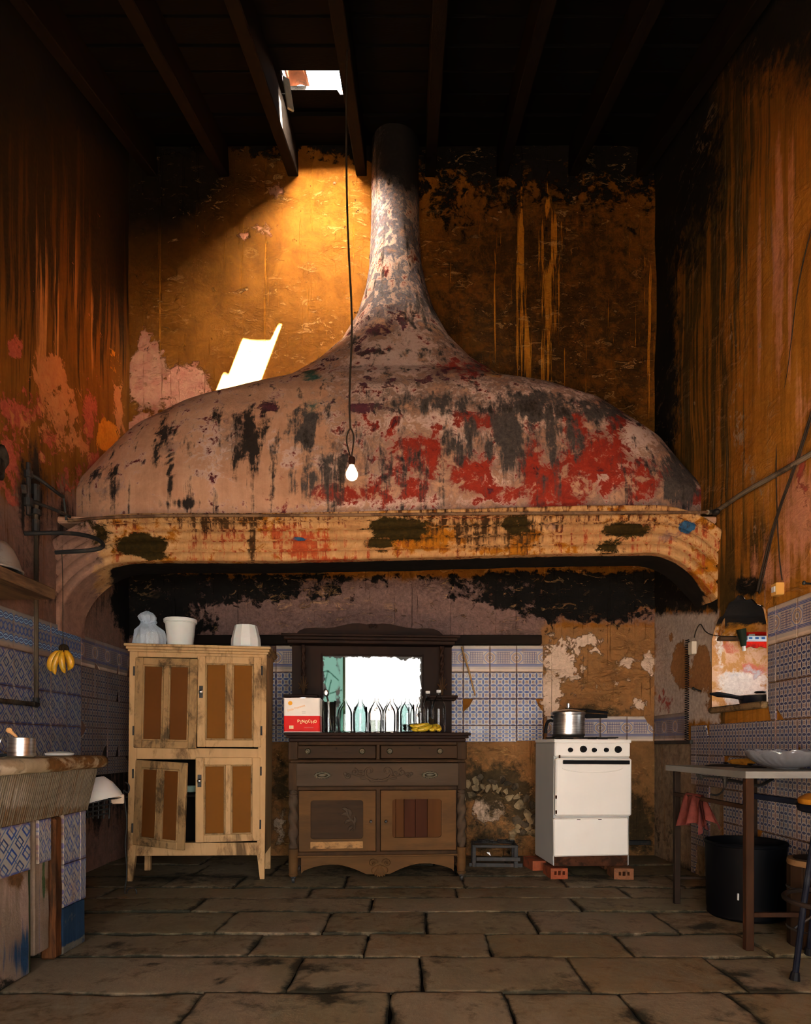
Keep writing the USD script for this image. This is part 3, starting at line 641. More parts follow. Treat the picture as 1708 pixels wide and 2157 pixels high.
for k in range(3):
    y0 = 4.74 + .215 * k
    tile(wall_right, t_med_dk, (XR + .004, min(y0 + .215, YB - .012), PX(1415, XR, 1562)[2]), (0, -(min(y0 + .215, YB - .012) - y0), 0), (0, 0, TB * .97), (-1, 0, 0))
# left wall: blue trellis tiles under a braided border, then the tiles of the back wall in the corner
for ci in range(16):
    y1 = 4.596 - .195 * ci; y0 = y1 - .195
    if y0 < 1.9: break
    for r_ in range(4):
        hgt = .227 if r_ == 0 else .213
        z1 = 1.674 if r_ == 0 else 1.447 - .213 * (r_ - 1)
        tile(wall_left, t_braid if r_ == 0 else t_trel, (XL - .004, y0, z1 - hgt), (0, .195, 0), (0, 0, hgt), (1, 0, 0))
for ci in range(4):
    y0 = 4.598 + .2 * ci; y1 = min(y0 + .2, YB - .013)
    for r_ in range(5):
        z1 = 1.66 - .2135 * r_; hgt = .2135
        if r_ == 4 and ci == 0: continue
        if r_ == 4: z1, hgt = z1, .13
        tile(wall_left, t_med_dk if r_ == 0 else t_weave_dk, (XL - .004, y0, z1 - hgt), (0, y1 - y0, 0), (0, 0, hgt), (1, 0, 0), chip=0 if RNG.random() > .3 else 700 + ci * 5 + r_)

# ---- ruined arch of rubble stones in the back wall
ac = P(1030, 1742, YB)
m_stone = simple('wall_stone', (132, 112, 84), 0.92, scale=14, var=.4, dirt=(66, 56, 42), dirt_amt=.45, bump=.8)
m_stone2 = simple('dark_wall_stone', (78, 66, 52), 0.92, scale=14, var=.4, dirt=(36, 31, 26), dirt_amt=.45, bump=.8)
r_ = np.random.default_rng(5)
for k in range(44):
    t_ = PI * (-.04 + 1.04 * (k % 22) / 21.0) + r_.uniform(-.04, .04); rad = (.315, .385)[k // 22] + r_.uniform(-.02, .02)
    s_ = r_.uniform(.034, .058)
    obj('stone', move(stone(40 + k, (s_ * 1.1, .035, s_)), (ac[0] + rad * math.cos(t_), YB + .012, ac[2] + rad * 1.0 * math.sin(t_)), ry=-t_), (m_stone, m_stone2)[k // 22 if r_.random() < .7 else 0], wall_back)
for k in range(12):
    s_ = r_.uniform(.03, .055)
    obj('stone', move(stone(140 + k, (s_, .03, s_ * .8)), (ac[0] + r_.uniform(.18, .40), YB - .004, ac[2] + r_.uniform(-.10, .12))), m_stone if k % 2 else m_stone2, wall_back)

# ---------------------------------------------------------------- the plaster chimney hood
outl = [(150, 1072), (168, 1040), (215, 985), (270, 925), (350, 880), (480, 840), (560, 815), (640, 770), (700, 718), (745, 650), (765, 590), (774, 540), (778, 440), (780, 340)]
outr = [(1494, 1072), (1470, 1040), (1400, 950), (1300, 873), (1230, 845), (1110, 820), (1020, 765), (960, 705), (920, 640), (900, 580), (888, 520), (884, 440), (883, 370), (882, 330)]
def ipx(o, y): o = np.array(o)[np.argsort([q[1] for q in o])]; return np.interp(y, o[:, 1], o[:, 0])
HYF = 4.32
NT, NZ_ = 150, 170
yi = np.r_[np.linspace(1175, 820, 100), np.linspace(817, 230, NZ_ - 100)]
prof = []
for yv in yi:
    xl_, xr_ = ipx(outl, min(max(yv, 345), 1071)), ipx(outr, min(max(yv, 345), 1071)); wpx = xr_ - xl_
    t_ = np.clip((wpx - 103) / (1340 - 103), 0, 1)
    d = 0.34 + (YB - HYF - .34) * t_ ** 0.75
    prof.append((yv, xl_, xr_, d, t_))
V = []; zs = []
for yv, xl_, xr_, d, t_ in prof:
    Ys = YB - d * (0.60 - .12 * t_); z_ = CH + (VY - yv) / F * Ys
    a0, a1 = (xl_ - VX) / F * Ys, (xr_ - VX) / F * Ys
    th = np.linspace(PI, 0, NT); nn = 2.0 / (2.2 + 2.6 * t_)
    cx, aa = (a0 + a1) / 2, (a1 - a0) / 2
    X = cx + aa * np.sign(np.cos(th)) * np.abs(np.cos(th)) ** nn; Y = YB + .02 - (d + .02) * np.abs(np.sin(th)) ** nn
    V.append(np.stack([np.clip(X, XL - .03, XR + .03), Y, np.full(NT, z_)], 1)); zs.append(z_)
V = np.array(V)
zs = np.maximum.accumulate(np.array(zs)); V[:, :, 2] = zs[:, None]
i, j = np.meshgrid(np.arange(len(V) - 1), np.arange(NT - 1), indexing='ij')
Fq = np.stack([i * NT + j, i * NT + j + 1, (i + 1) * NT + j + 1, (i + 1) * NT + j], -1).reshape(-1, 4)
Vf = V.reshape(-1, 3).copy()
Vf[:, 1] += 0.05 * (fbm(Vf * 2.2, 3, 21) - .5); Vf[:, 2] += .01 * (fbm(Vf * 3 + 7, 2, 22) - .5)
w = tm(Vf, Fq); x, y = pix(Vf); n = len(x)
left = np.clip((640 - x) / 160, 0, 1); right = 1 - left; lowr = np.clip((y - 850) / 60, 0, 1)
a = blobs(x, y, [(700, 1040, 70, 26, .8), (590, 1030, 45, 40, .72), (860, 1030, 80, 50, .72), (820, 930, 70, 50, .52), (990, 1010, 60, 60, .75), (920, 960, 60, 80, .62), (1000, 885, 60, 26, .66), (1120, 1000, 26, 90, .9), (1190, 1020, 90, 50, .85), (1260, 960, 90, 60, .75), (1330, 1010, 90, 50, .7), (1300, 900, 22, 60, .7), (1220, 900, 40, 40, .62), (970, 775, 60, 26, .7), (1060, 1040, 80, 26, .62), (1440, 1050, 40, 20, .6), (760, 880, 50, 40, .45), (655, 1030, 30, 40, .6), (450, 1090, 400, 6, .3)], .12) + .13 * np.clip((x - 700) / 200, 0, 1) * np.clip((y - 850) / 80, 0, 1)
b = blobs(x, y, [(1110, 860, 120, 40, .82), (1070, 920, 45, 90, .82, 3), (1250, 865, 90, 28, .75), (1175, 930, 60, 70, .7), (930, 850, 100, 32, .66), (800, 960, 40, 50, .5), (990, 930, 45, 60, .62), (640, 900, 45, 60, .82), (640, 1010, 35, 70, .72), (1430, 1010, 60, 70, .78, 3), (760, 990, 60, 80, .45), (540, 930, 45, 70, .62), (700, 960, 60, 90, .5), (1160, 1000, 40, 60, .5), (200, 1030, 70, 60, .62, 3), (870, 1010, 40, 60, .45), (1000, 760, 40, 40, .4), (900, 640, 30, 60, .5)], .16) + .08 * np.clip((x - 560) / 150, 0, 1)
c = blobs(x, y, [(860, 890, 90, 22, .72), (950, 880, 30, 30, .75), (820, 755, 90, 45, .8), (860, 720, 70, 30, .7), (1100, 885, 30, 18, .7), (1340, 920, 50, 50, .72), (960, 940, 16, 90, .7), (1050, 1010, 50, 30, .5), (590, 950, 40, 60, .6), (1290, 1000, 80, 50, .52), (1000, 1050, 200, 20, .45), (740, 1060, 80, 12, .55), (450, 960, 90, 90, .45)], .2) + .26 * np.clip((x - 560) / 150, 0, 1)
d = np.clip((780 - y) / 140, 0, 1) * .72
e = blobs(x, y, [(800, 690, 50, 30, .72), (760, 740, 40, 18, .62), (770, 860, 70, 16, .7), (840, 860, 60, 14, .62), (930, 790, 50, 22, .55), (830, 650, 26, 14, .6), (700, 760, 30, 16, .5), (820, 800, 120, 16, .5), (700, 840, 60, 20, .45), (560, 860, 50, 16, .5)], .08)
f = blobs(x, y, [(345, 900, 14, 40, .85), (357, 1000, 8, 60, .9, 4), (520, 940, 45, 80, .8), (330, 950, 12, 60, .6), (380, 1060, 60, 14, .6), (460, 1060, 30, 40, .45), (560, 900, 20, 60, .7), (390, 930, 25, 50, .45), (240, 1020, 14, 90, .66), (470, 880, 60, 18, .5), (300, 1040, 12, 40, .45), (830, 960, 30, 60, .4), (1100, 860, 140, 16, .55)], .14)
g_ = blobs(x, y, [(655, 795, 26, 18, .75), (655, 870, 30, 60, .62), (690, 800, 30, 14, .4)])
h = np.clip((470 - y) / 110, 0, 1.1) * np.clip((x - 700) / 160, .45, 1)  # rafter shadow on the neck top, put into the colour
i_ = blobs(x, y, [(1040, 780, 40, 30, .6), (930, 1010, 30, 50, .45), (1050, 780, 30, 20, .55), (870, 560, 40, 60, .35), (1020, 1000, 14, 14, .7), (1290, 960, 40, 40, .4)], .05)
j_ = np.clip((x - 560) / 200, 0, 1) * .58 + blobs(x, y, [(500, 920, 60, 90, .6), (350, 940, 30, 80, .55), (230, 1030, 40, 80, .5)], .1)
m_hood = plaster('hood_plaster', [(160, 112, 84), (186, 138, 108), (198, 154, 124)], [
    ('j', (116, 94, 86), (84, 68, 63), 'mix', 1.3, .22),
    ('d', (104, 104, 114), (58, 62, 74), 'mix', 1.3, .20), ('c', (210, 176, 158), (182, 146, 130), 'mix', 2.2, .12), ('i', (166, 122, 74), (150, 106, 62), 'mix', 1.4, .08),
    ('a', (142, 46, 31), (104, 34, 27), 'mix', 2.7, .14), ('e', (84, 42, 50), (66, 35, 46), 'mix', 1.8, .07), ('g', (58, 92, 80), (42, 66, 58), 'mix', .9, .14),
    ('b', (76, 67, 63), (50, 45, 44), 'drip', 1.5, .16), ('f', (48, 39, 34), (34, 28, 26), 'drip', 1.6, .16), ('h', (34, 30, 30), (24, 22, 22), 'mix', .7, .2)], streak=.4, bump=.7, stretch=7.0, grime=.6)  # h is the painted shade at the neck top
m_corn = plaster('cornice_plaster', [(136, 92, 56), (182, 134, 86), (210, 166, 118)], [
    ('a', (164, 98, 18), (124, 74, 16), 'mix', 1.9, .12), ('c', (166, 74, 36), (134, 54, 32), 'drip', 1.8, .14), ('e', (150, 112, 94), (116, 86, 74), 'mix', 1.2, .14),
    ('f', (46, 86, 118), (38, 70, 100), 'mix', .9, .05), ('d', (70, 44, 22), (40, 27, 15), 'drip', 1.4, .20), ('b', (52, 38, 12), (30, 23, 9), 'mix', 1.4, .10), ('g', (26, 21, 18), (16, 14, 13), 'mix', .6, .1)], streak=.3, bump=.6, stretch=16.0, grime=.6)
hood = thing('chimney_hood', 'huge bell-shaped plaster chimney hood with peeling red, grey and pink paint', 'chimney hood')
obj('hood_bell', w, m_hood, hood, masks=masks(n, a=a * (.25 + .75 * right), b=b * (.5 + .5 * right), c=c, d=d, e=e, f=f, g=g_, h=h, i=i_, j=j_))
# fillet of plaster cracks: a crack line runs down the left part
# cornice swept along an arch: level in the middle, curving down to the side walls
def arch(s):                                  # s: (x px, y px) of the lower edge
    return P(s[0], s[1], HYF)
le = [P(131, 1330, HYF), P(132, 1290, HYF), P(146, 1256, HYF), P(170, 1228, HYF), P(205, 1203, HYF), P(240, 1189, HYF), P(285, 1184, HYF), P(420, 1183, HYF), P(600, 1182, HYF), P(800, 1178, HYF), P(1000, 1173, HYF), P(1200, 1168, HYF), P(1350, 1166, HYF), P(1396, 1169, HYF), P(1440, 1190, HYF), P(1480, 1228, HYF), P(1506, 1262, HYF), P(1514, 1300, HYF), P(1515, 1340, HYF)]
pth = spline(np.array(le), 260); pth[:, 1] = HYF
tg = np.gradient(pth, axis=0); tg /= np.linalg.norm(tg, axis=1, keepdims=True)
nm = np.stack([-tg[:, 2], 0 * tg[:, 0], tg[:, 0]], 1)
# profile: (distance above the lower edge, distance forward)
pf = np.array([(0, -.30), (0, .0), (.0, .03), (.050, .034), (.055, .012), (.066, .012), (.071, .036), (.116, .040), (.121, .018), (.130, .018), (.135, .044), (.178, .050), (.183, .028), (.191, .028), (.196, .056), (.230, .064), (.236, .04), (.244, .07), (.272, .085), (.285, .085), (.292, .06), (.292, -.12)])
pp = []
for p0, p1 in zip(pf[:-1], pf[1:]):
    m_ = max(1, int(np.linalg.norm(p1 - p0) / .02)); pp += [p0 + (p1 - p0) * q / m_ for q in range(m_)]
pp = np.array(pp + [pf[-1]])
V = pth[:, None, :] + nm[:, None, :] * pp[None, :, :1] + np.array([0, -1, 0]) * pp[None, :, 1:]
V[:, :, 0] = np.clip(V[:, :, 0], XL - .02, XR + .02)
nx, ny = V.shape[:2]; Vf = V.reshape(-1, 3); Vf += .010 * (np.stack([fbm(Vf * 9 + q * 5, 3, 31 + q) for q in range(3)], 1) - .5)
i, j = np.meshgrid(np.arange(nx - 1), np.arange(ny - 1), indexing='ij')
w = tm(Vf, np.stack([i * ny + j, (i + 1) * ny + j, (i + 1) * ny + j + 1, i * ny + j + 1], -1).reshape(-1, 4)); x, y = pix(Vf); n = len(x)
a = blobs(x, y, [(880, 1135, 120, 40, .8, 3), (1100, 1130, 60, 45, .7), (1000, 1160, 260, 20, .6), (1480, 1210, 60, 80, .62), (300, 1105, 140, 20, .55), (400, 1180, 160, 14, .5), (1200, 1150, 100, 30, .5), (740, 1100, 60, 14, .55)], .32)
b = .12 + blobs(x, y, [(300, 1150, 52, 24, .95, 4), (320, 1170, 30, 10, .8), (835, 1115, 70, 26, .85, 3), (800, 1145, 40, 20, .7), (1085, 1105, 36, 26, .8, 3), (1320, 1118, 60, 18, .85, 3), (1290, 1150, 60, 20, .6), (200, 1120, 40, 30, .5)])
c = .12 + blobs(x, y, [(640, 1150, 60, 34, .8), (590, 1120, 60, 20, .5), (480, 1120, 60, 40, .45), (700, 1180, 60, 10, .6), (1000, 1090, 200, 8, .5)], .12)
dd = .04 + np.clip((1120 - y) / 60, 0, .3) + blobs(x, y, [(1000, 1130, 130, 40, .5), (1090, 1130, 80, 40, .6), (530, 1140, 10, 50, .85), (460, 1110, 80, 30, .45), (900, 1130, 60, 40, .45)])
e = np.clip((240 - x) / 60, 0, 1) * .9 + blobs(x, y, [(1180, 1110, 80, 16, .5), (1400, 1130, 60, 20, .55)])
fq = blobs(x, y, [(1447, 1110, 22, 14, .85, 3), (625, 1135, 30, 7, .6)])
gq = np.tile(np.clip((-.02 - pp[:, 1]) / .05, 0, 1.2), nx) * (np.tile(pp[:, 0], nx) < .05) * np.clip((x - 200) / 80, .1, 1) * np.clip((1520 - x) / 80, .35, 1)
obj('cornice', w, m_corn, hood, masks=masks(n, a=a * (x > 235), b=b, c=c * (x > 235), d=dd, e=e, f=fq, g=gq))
# plaster inside of the hood behind the cornice
obj('hood_shoulder', cbox(XL, XR, HYF - .03, HYF + .16, 2.33, 2.375, .01), m_hood, hood)

# ================================================================ FURNITURE AT THE BACK WALL
m_cream = simple('worn_cream_paint', (166, 130, 90), 0.62, var=.14, scale=5, stretch=(2, 2, .7), dirt=(66, 49, 32), dirt_amt=.41, bump=.25)
m_creamd = simple('grimy_cream_paint', (136, 105, 70), 0.7, var=.2, scale=9, stretch=(1.4, 1.4, .8), dirt=(52, 40, 28), dirt_amt=.44, bump=.35)
m_panel = simple('ochre_door_panel', (100, 60, 20), 0.6, var=.12, scale=4, dirt=(96, 60, 26), dirt_amt=.35)
m_panel2 = simple('brown_door_panel', (84, 48, 20), 0.6, var=.12, scale=4, dirt=(84, 50, 24), dirt_amt=.35)
m_black = simple('black_void_wood', (24, 20, 17), 0.9)
m_iron = simple('black_iron', (22, 20, 19), 0.65, metal=.2, scale=25, dirt=(60, 42, 30), dirt_amt=.35)
m_chrome = simple('dull_chrome', (200, 196, 190), 0.25, metal=1.0, var=.1)
m_whiteenamel = simple('white_enamel_bowl', (206, 204, 196), 0.3, var=.05)

# ---- cream cupboard with four panelled doors
cup = thing('cupboard', 'tall cream painted wooden cupboard with four brown panelled doors, lower left door ajar', 'cupboard', (-1.413, 4.385, 0), 6.0, ry=.6)
Wc, Dc, Hc = .44, .42, 1.553
obj('side_panel', cbox(-Wc, -Wc + .02, .01, Dc, .165, Hc - .03), m_cream, cup)
obj('side_panel', cbox(Wc - .02, Wc, .01, Dc, .165, Hc - .03), m_cream, cup)
obj('back_panel', cbox(-Wc, Wc, Dc - .012, Dc, .165, Hc - .03), m_black, cup)
for z0 in (.19, .55, .83, 1.20): obj('shelf', cbox(-Wc + .02, Wc - .02, .03, Dc - .012, z0, z0 + .018), m_creamd if z0 < .2 else m_black, cup)
crown = [(-Wc - .012, Hc - .05), (Wc + .012, Hc - .05), (Wc + .012, Hc - .035), (Wc + .022, Hc - .022), (Wc + .03, Hc - .018), (Wc + .03, Hc), (-Wc - .03, Hc), (-Wc - .03, Hc - .018), (-Wc - .022, Hc - .022), (-Wc - .012, Hc - .035)]
obj('crown', [cbox(-Wc - .03, Wc + .03, -.03, Dc + .01, Hc - .017, Hc, .004), cbox(-Wc - .02, Wc + .02, -.02, Dc, Hc - .035, Hc - .017, .005), cbox(-Wc - .010, Wc + .010, -.010, Dc, Hc - .05, Hc - .035, .003)], m_cream, cup)
for s in (-1, 1):                                       # front stiles run down into tapering legs, rear legs behind
    st_ = trimesh.convex.convex_hull(np.array([(s * Wc, 0, Hc - .05), (s * (Wc - .05), 0, Hc - .05), (s * Wc, .025, Hc - .05), (s * (Wc - .05), .025, Hc - .05), (s * Wc, 0, .165), (s * (Wc - .05), 0, .165), (s * Wc, .04, .165), (s * (Wc - .05), .04, .165), (s * Wc, .005, 0), (s * (Wc - .03), .005, 0), (s * Wc, .035, 0), (s * (Wc - .03), .035, 0)]))
    obj('stile_leg', st_, m_cream, cup)
    obj('rear_leg', bar((s * (Wc - .02), Dc - .02, 0), (s * (Wc - .02), Dc - .02, .3), .04), m_cream, cup)
for z0, z1 in ((1.47, Hc - .05), (.80, .875), (.165, .25)): obj('rail', cbox(-Wc + .05, Wc - .05, .002, .025, z0, z1, .003), m_cream, cup)
def panel_door(w, h, pm, knob=None, dm=m_cream):
    """Meshes of a two-panel door: hinge side at x=0, face at y=0, bottom at z=0."""
    s_, r_, c_ = .052, .048, .036
    frame = [cbox(0, s_, 0, .022, 0, h), cbox(w - s_, w, 0, .022, 0, h), cbox(s_, w - s_, .001, .021, 0, r_), cbox(s_, w - s_, .001, .021, h - r_, h), cbox(w / 2 - c_ / 2, w / 2 + c_ / 2, .001, .021, r_, h - r_)]
    pan, mol = [], []
    for a_, b_ in ((s_, w / 2 - c_ / 2), (w / 2 + c_ / 2, w - s_)):
        pan.append(cbox(a_ - .004, b_ + .004, .012, .018, r_ - .004, h - r_ + .004, .001))
        for q in (cbox(a_, a_ + .010, -.002, .014, r_, h - r_), cbox(b_ - .010, b_, -.002, .014, r_, h - r_), cbox(a_, b_, -.002, .014, r_, r_ + .010), cbox(a_, b_, -.002, .014, h - r_ - .010, h - r_)): mol.append(q)
    return frame, pan, mol
def hang_door(x, z, w, h, ang, side, pm, knobz=None, roll=0.0):
    fr_, pan, mol = panel_door(w, h, pm); dm = m_creamd if side > 0 else m_cream
    def put(m):
        if side < 0: m = move(m, (-w, 0, 0))
        return move(move(m, rz=ang, ry=roll), (x, -.004, z))
    d = obj('door', [put(q) for q in fr_], dm, cup)
    for q in pan: obj('panel', put(q), pm, d, label=None)
    obj('moulding', [put(q) for q in mol], m_creamd, d)
    if knobz:
        kx = (w - .022) * (1 if side > 0 else -1)
        prof = [(0, -.024), (.006, -.024), (.0135, -.020), (.0145, -.014), (.007, -.008), (.006, 0), (0, 0)]
        k_ = move(lathe(prof, 20), rx=PI / 2 * -1); k_.vertices[:, 1] *= -1 if k_.vertices[:, 1].max() > .01 else 1
        obj('knob', [move(move(k_, (kx, 0, knobz)), rz=ang, d=(0, 0, 0)).apply_translation((x, -.004, z))], m_chrome, d, label='round chrome knob')
        obj('latch_plate', [move(cbox(kx - .012, kx + .012, -.003, 0, knobz - .04, knobz + .04, .001), rz=ang).apply_translation((x, -.004, z))], m_iron, d)
    for hz in (.08, h - .12):
        hg = tube([(x, -.006, z + hz), (x, -.006, z + hz + .06)], .006, 8)
        obj('hinge', hg, m_iron, d)
A = math.radians
hang_door(-.41, .875, .405, .59, A(-5), 1, m_panel2, roll=.012)
hang_door(.41, .885, .412, .60, A(2.5), -1, m_panel, knobz=.36, roll=-.006)
hang_door(-.41, .24, .405, .555, A(-26), 1, m_panel2, roll=.03)
hang_door(.41, .262, .412, .555, A(7), -1, m_panel, knobz=.40, roll=-.008)
def cup_pt(px, py, back=.0):
    return P(px, py, 4.40 + back)
bowl_in = thing('enamel_bowl', 'small pale bowl inside the open lower cupboard door', 'bowl', tuple(P(402, 1712, 4.62)[:2]) + (.57,))
obj('bowl', lathe([(0, 0), (.03, .0), (.034, .006), (.065, .04), (.068, .042), (.062, .04), (.03, .010), (0, .008)], 28), simple('mint_enamel', (150, 172, 156), .3), bowl_in)

# ---- on top of the cupboard
topz = Hc + .008
m_bucket = simple('white_plastic', (214, 206, 196), .42, var=.04, subsurface_weight=0.1)
bk = thing('bucket', 'round white plastic bucket with rolled rim on top of the cream cupboard', 'bucket', tuple(P(380, 1360, 4.58)[:2]) + (topz,))
rb, rt, hb = .083, .104, .198
obj('body', lathe([(0, 0), (rb - .006, 0), (rb, .005), (rt - .004, hb - .03), (rt, hb - .028), (rt, hb - .022), (rt - .001, hb - .02), (rt + .001, hb - .004), (rt - .001, hb), (rt - .005, hb - .002), (rb - .006, .008), (0, .006)], 48), m_bucket, bk)
obj('rim', lathe([(rt - .002, hb - .024), (rt + .006, hb - .022), (rt + .007, hb - .002), (rt + .003, hb + .002), (rt - .004, hb)], 48), m_bucket, bk)
oct_ = thing('plastic_planter', 'white faceted upside-down plastic planter on the right end of the cream cupboard', 'planter', tuple(P(518, 1362, 4.56)[:2]) + (topz,), 12)
def facet(prof, n=10, off=0.0):
    m = lathe(prof, n); m.apply_transform(trimesh.transformations.rotation_matrix(off, (0, 0, 1))); return m
obj('body', facet([(.099, 0), (.101, .004), (.098, .06), (.078, .138), (.074, .142), (0, .142)], 10), m_bucket, oct_, smooth=False)
obj('notched_foot', [facet([(.078, .136), (.075, .152), (.069, .152), (.070, .136)], 10), ], m_bucket, oct_, smooth=False)
g = G()
bs = g.add('principled_bsdf', base_color=(.74, .82, .9), roughness=.32, specular_ior_level=.5).BSDF
tr = g.add('translucent_bsdf', color=(.72, .8, .88)).BSDF; tp = g.add('transparent_bsdf', color=(.9, .94, .97)).BSDF
m_bag = g.done('thin_plastic_bag', g.add('mix_closure', fac=.40, closure1=g.add('mix_closure', fac=.35, closure1=bs, closure2=tr).closure, closure2=tp).closure)
bg = thing('plastic_bag', 'knotted translucent bluish plastic bag on the left end of the cream cupboard', 'bag', tuple(P(313, 1358, 4.52)[:2]) + (topz,))
nu, nv = 64, 44; u_, v_ = np.meshgrid(L(0, 2 * PI, nu + 1)[:-1], L(0, 1, nv), indexing='ij')
rad = np.interp(v_, [0, .04, .2, .45, .60, .70, .78, .86, .94, 1], [.100, .106, .103, .088, .052, .042, .052, .056, .040, .006])
fold = 1 + .10 * np.sin(u_ * 7 + 2.2 * v_ + 1) * np.clip(v_ * 2, 0, 1) + .05 * np.sin(u_ * 17 + 6 * v_) + .16 * (fbm(np.stack([np.cos(u_) * 2.2, np.sin(u_) * 2.2, v_ * 4], -1), 4, 51) - .5)
V = np.stack([rad * fold * np.cos(u_) * 1.02 + .01 * np.sin(v_ * 5), rad * fold * np.sin(u_) * .85, .243 * v_ + .004 * np.sin(u_ * 9)], -1).reshape(-1, 3)
i, j = np.meshgrid(np.arange(nu), np.arange(nv - 1), indexing='ij')
obj('bag', tm(V, np.stack([i * nv + j, ((i + 1) % nu) * nv + j, ((i + 1) % nu) * nv + j + 1, i * nv + j + 1], -1).reshape(-1, 4)), m_bag, bg, smooth=True)
obj('contents', [cbox(-.01, .075, -.05, .03, .002, .10, .015), ell((-.045, 0, .045), (.05, .045, .045))], simple('paper_parcel', (214, 198, 176), .8), bg)
obj('knot', tube(spline([(.02, -.03, .165), (.045, -.02, .172), (.04, .025, .168), (-.03, .035, .17), (-.042, -.015, .172), (-.01, -.04, .168)], 30), .007, 8), m_bag, bg)

# ---- dark carved sideboard with a mirror
m_oak = simple('dark_oak', (52, 36, 23), .55, var=.3, scale=5, stretch=(1, 1, .35), dirt=(38, 28, 20), dirt_amt=.5, bump=.35)
m_oakh = simple('dark_oak_across', (48, 34, 23), .55, var=.3, scale=5, stretch=(.3, 1, 2.2), dirt=(40, 29, 21), dirt_amt=.48, bump=.35)
m_oakl = simple('worn_light_oak', (76, 53, 31), .65, var=.3, scale=6, stretch=(.4, 1, 1.6), dirt=(64, 46, 30), dirt_amt=.45, bump=.35)
m_oakg = simple('grey_worn_oak', (60, 48, 38), .7, var=.25, scale=6, stretch=(.4, 1, 2), dirt=(58, 46, 38), dirt_amt=.4, bump=.35)
m_mahog = simple('near_black_mahogany', (34, 22, 17), .5, var=.35, scale=4, stretch=(1, 1, .4), dirt=(26, 18, 15), dirt_amt=.5)
m_brass = simple('tarnished_brass', (58, 50, 32), .6, metal=.5, var=.3, scale=40)
m_red = simple('red_brown_board', (48, 25, 15), .6, var=.25, scale=4, stretch=(2, 1, .3)); m_red2 = simple('ochre_board', (64, 38, 18), .6, var=.25, scale=4, stretch=(2, 1, .3))
SBX, SBY = -.213, 4.352
sb = thing('sideboard', 'dark carved oak sideboard with twisted corner columns, two doors and a tall foxed mirror', 'sideboard', (SBX, SBY, 0), 4.5)
SW = .558; DS = .46
obj('carcass', [cbox(-SW + .02, -SW + .045, .03, DS, .15, .92), cbox(SW - .045, SW - .02, .03, DS, .15, .92), cbox(-SW + .03, SW - .03, DS - .015, DS, .15, .92), cbox(-SW + .03, SW - .03, .035, DS, .17, .19)], m_oak, sb)
obj('worktop', [cbox(-.605, .605, -.055, DS + .02, .957, .978, .006), cbox(-.592, .592, -.042, DS + .01, .940, .957, .007), cbox(-.575, .575, -.025, DS, .916, .940, .006)], m_mahog, sb)
obj('face_frame', [cbox(-.535, .535, .004, .03, .895, .92), cbox(-.535, .535, .004, .03, .782, .802), cbox(-.535, .535, .004, .03, .600, .625), cbox(-.012, .012, .003, .03, .80, .90), cbox(-.015, .015, .004, .03, .19, .61), cbox(-.535, .535, .004, .03, .165, .20)], m_oak, sb)
obj('waist_moulding', [cbox(-.57, .57, -.014, .03, .782, .797, .005)], m_oak, sb)
def rosette(x, z, r=.02):
    return [move(lathe([(0, -.020), (.006, -.020), (.014, -.016), (r * .8, -.010), (r, -.004), (r, 0), (0, 0)], 20), rx=0)] , x, z
def yface(m, x, y, z):                                   # a lathe made about z turned to face -y
    m = move(m, rx=PI / 2); m.vertices[:, 1] = -np.abs(m.vertices[:, 1] - m.vertices[:, 1].max()) if False else m.vertices[:, 1]
    return move(m, (x, y, z))
ros = lathe([(0, .020), (.005, .020), (.008, .017), (.014, .016), (.019, .010), (.021, .003), (.021, 0), (0, 0)], 20)
for x0, x1, kn in ((-.527, -.016, (-.455, -.105)), (.016, .527, (.075, .405))):
    d = obj('drawer', cbox(x0, x1, -.012, .03, .808, .892, .004), m_oakh, sb)
    for kx in kn: obj('knob', [yface(ros, kx, -.012, .856)], m_brass, d, label='tarnished round brass knob')
    obj('keyhole', [yface(lathe([(0, .002), (.006, .002), (.006, 0), (0, 0)], 10), (x0 + x1) / 2, -.012, .875)], m_black, d)
bd = obj('drawer', cbox(-.53, .53, -.026, .03, .628, .778, .006), m_oakg, sb, label='wide carved middle drawer of the sideboard')
for kx in (-.362, .338):
    bp = [move(yface(lathe([(0, .004), (.03, .004), (.034, .002), (.036, 0), (0, 0)], 28), 0, 0, 0), s=(1.5, 1, .62)), move(yface(lathe([(0, .010), (.016, .009), (.02, .004), (.022, 0), (0, 0)], 24), 0, -.003, 0), s=(1.7, 1, .6))]
    bp += [yface(lathe([(0, .006), (.004, .004), (.005, 0), (0, 0)], 8), .05 * math.cos(t), -.001, .021 * math.sin(t)) for t in L(0, 2 * PI, 17)[:-1]]
    obj('drawer_pull', [move(cat_(bp), (kx, -.026, .700)), move(tube(spline([(-.03, -.012, .004), (-.015, -.02, -.006), (.015, -.02, -.006), (.03, -.012, .004)], 14), .0035, 8), (kx, -.026, .70))], m_brass, bd, label='oval brass drawer pull')
def scroll(c, r0, turns, s=1, a0=0.0, n=40, rr=.008):
    t = L(0, 1, n); r = r0 * (1 - .85 * t); a = a0 + s * turns * 2 * PI * t
    return tube(np.stack([c[0] + r * np.cos(a), np.full(n, c[1]) - .004 * t, c[2] + r * np.sin(a)], 1), rr * (1 - .5 * t) + .002, 8)
car = []
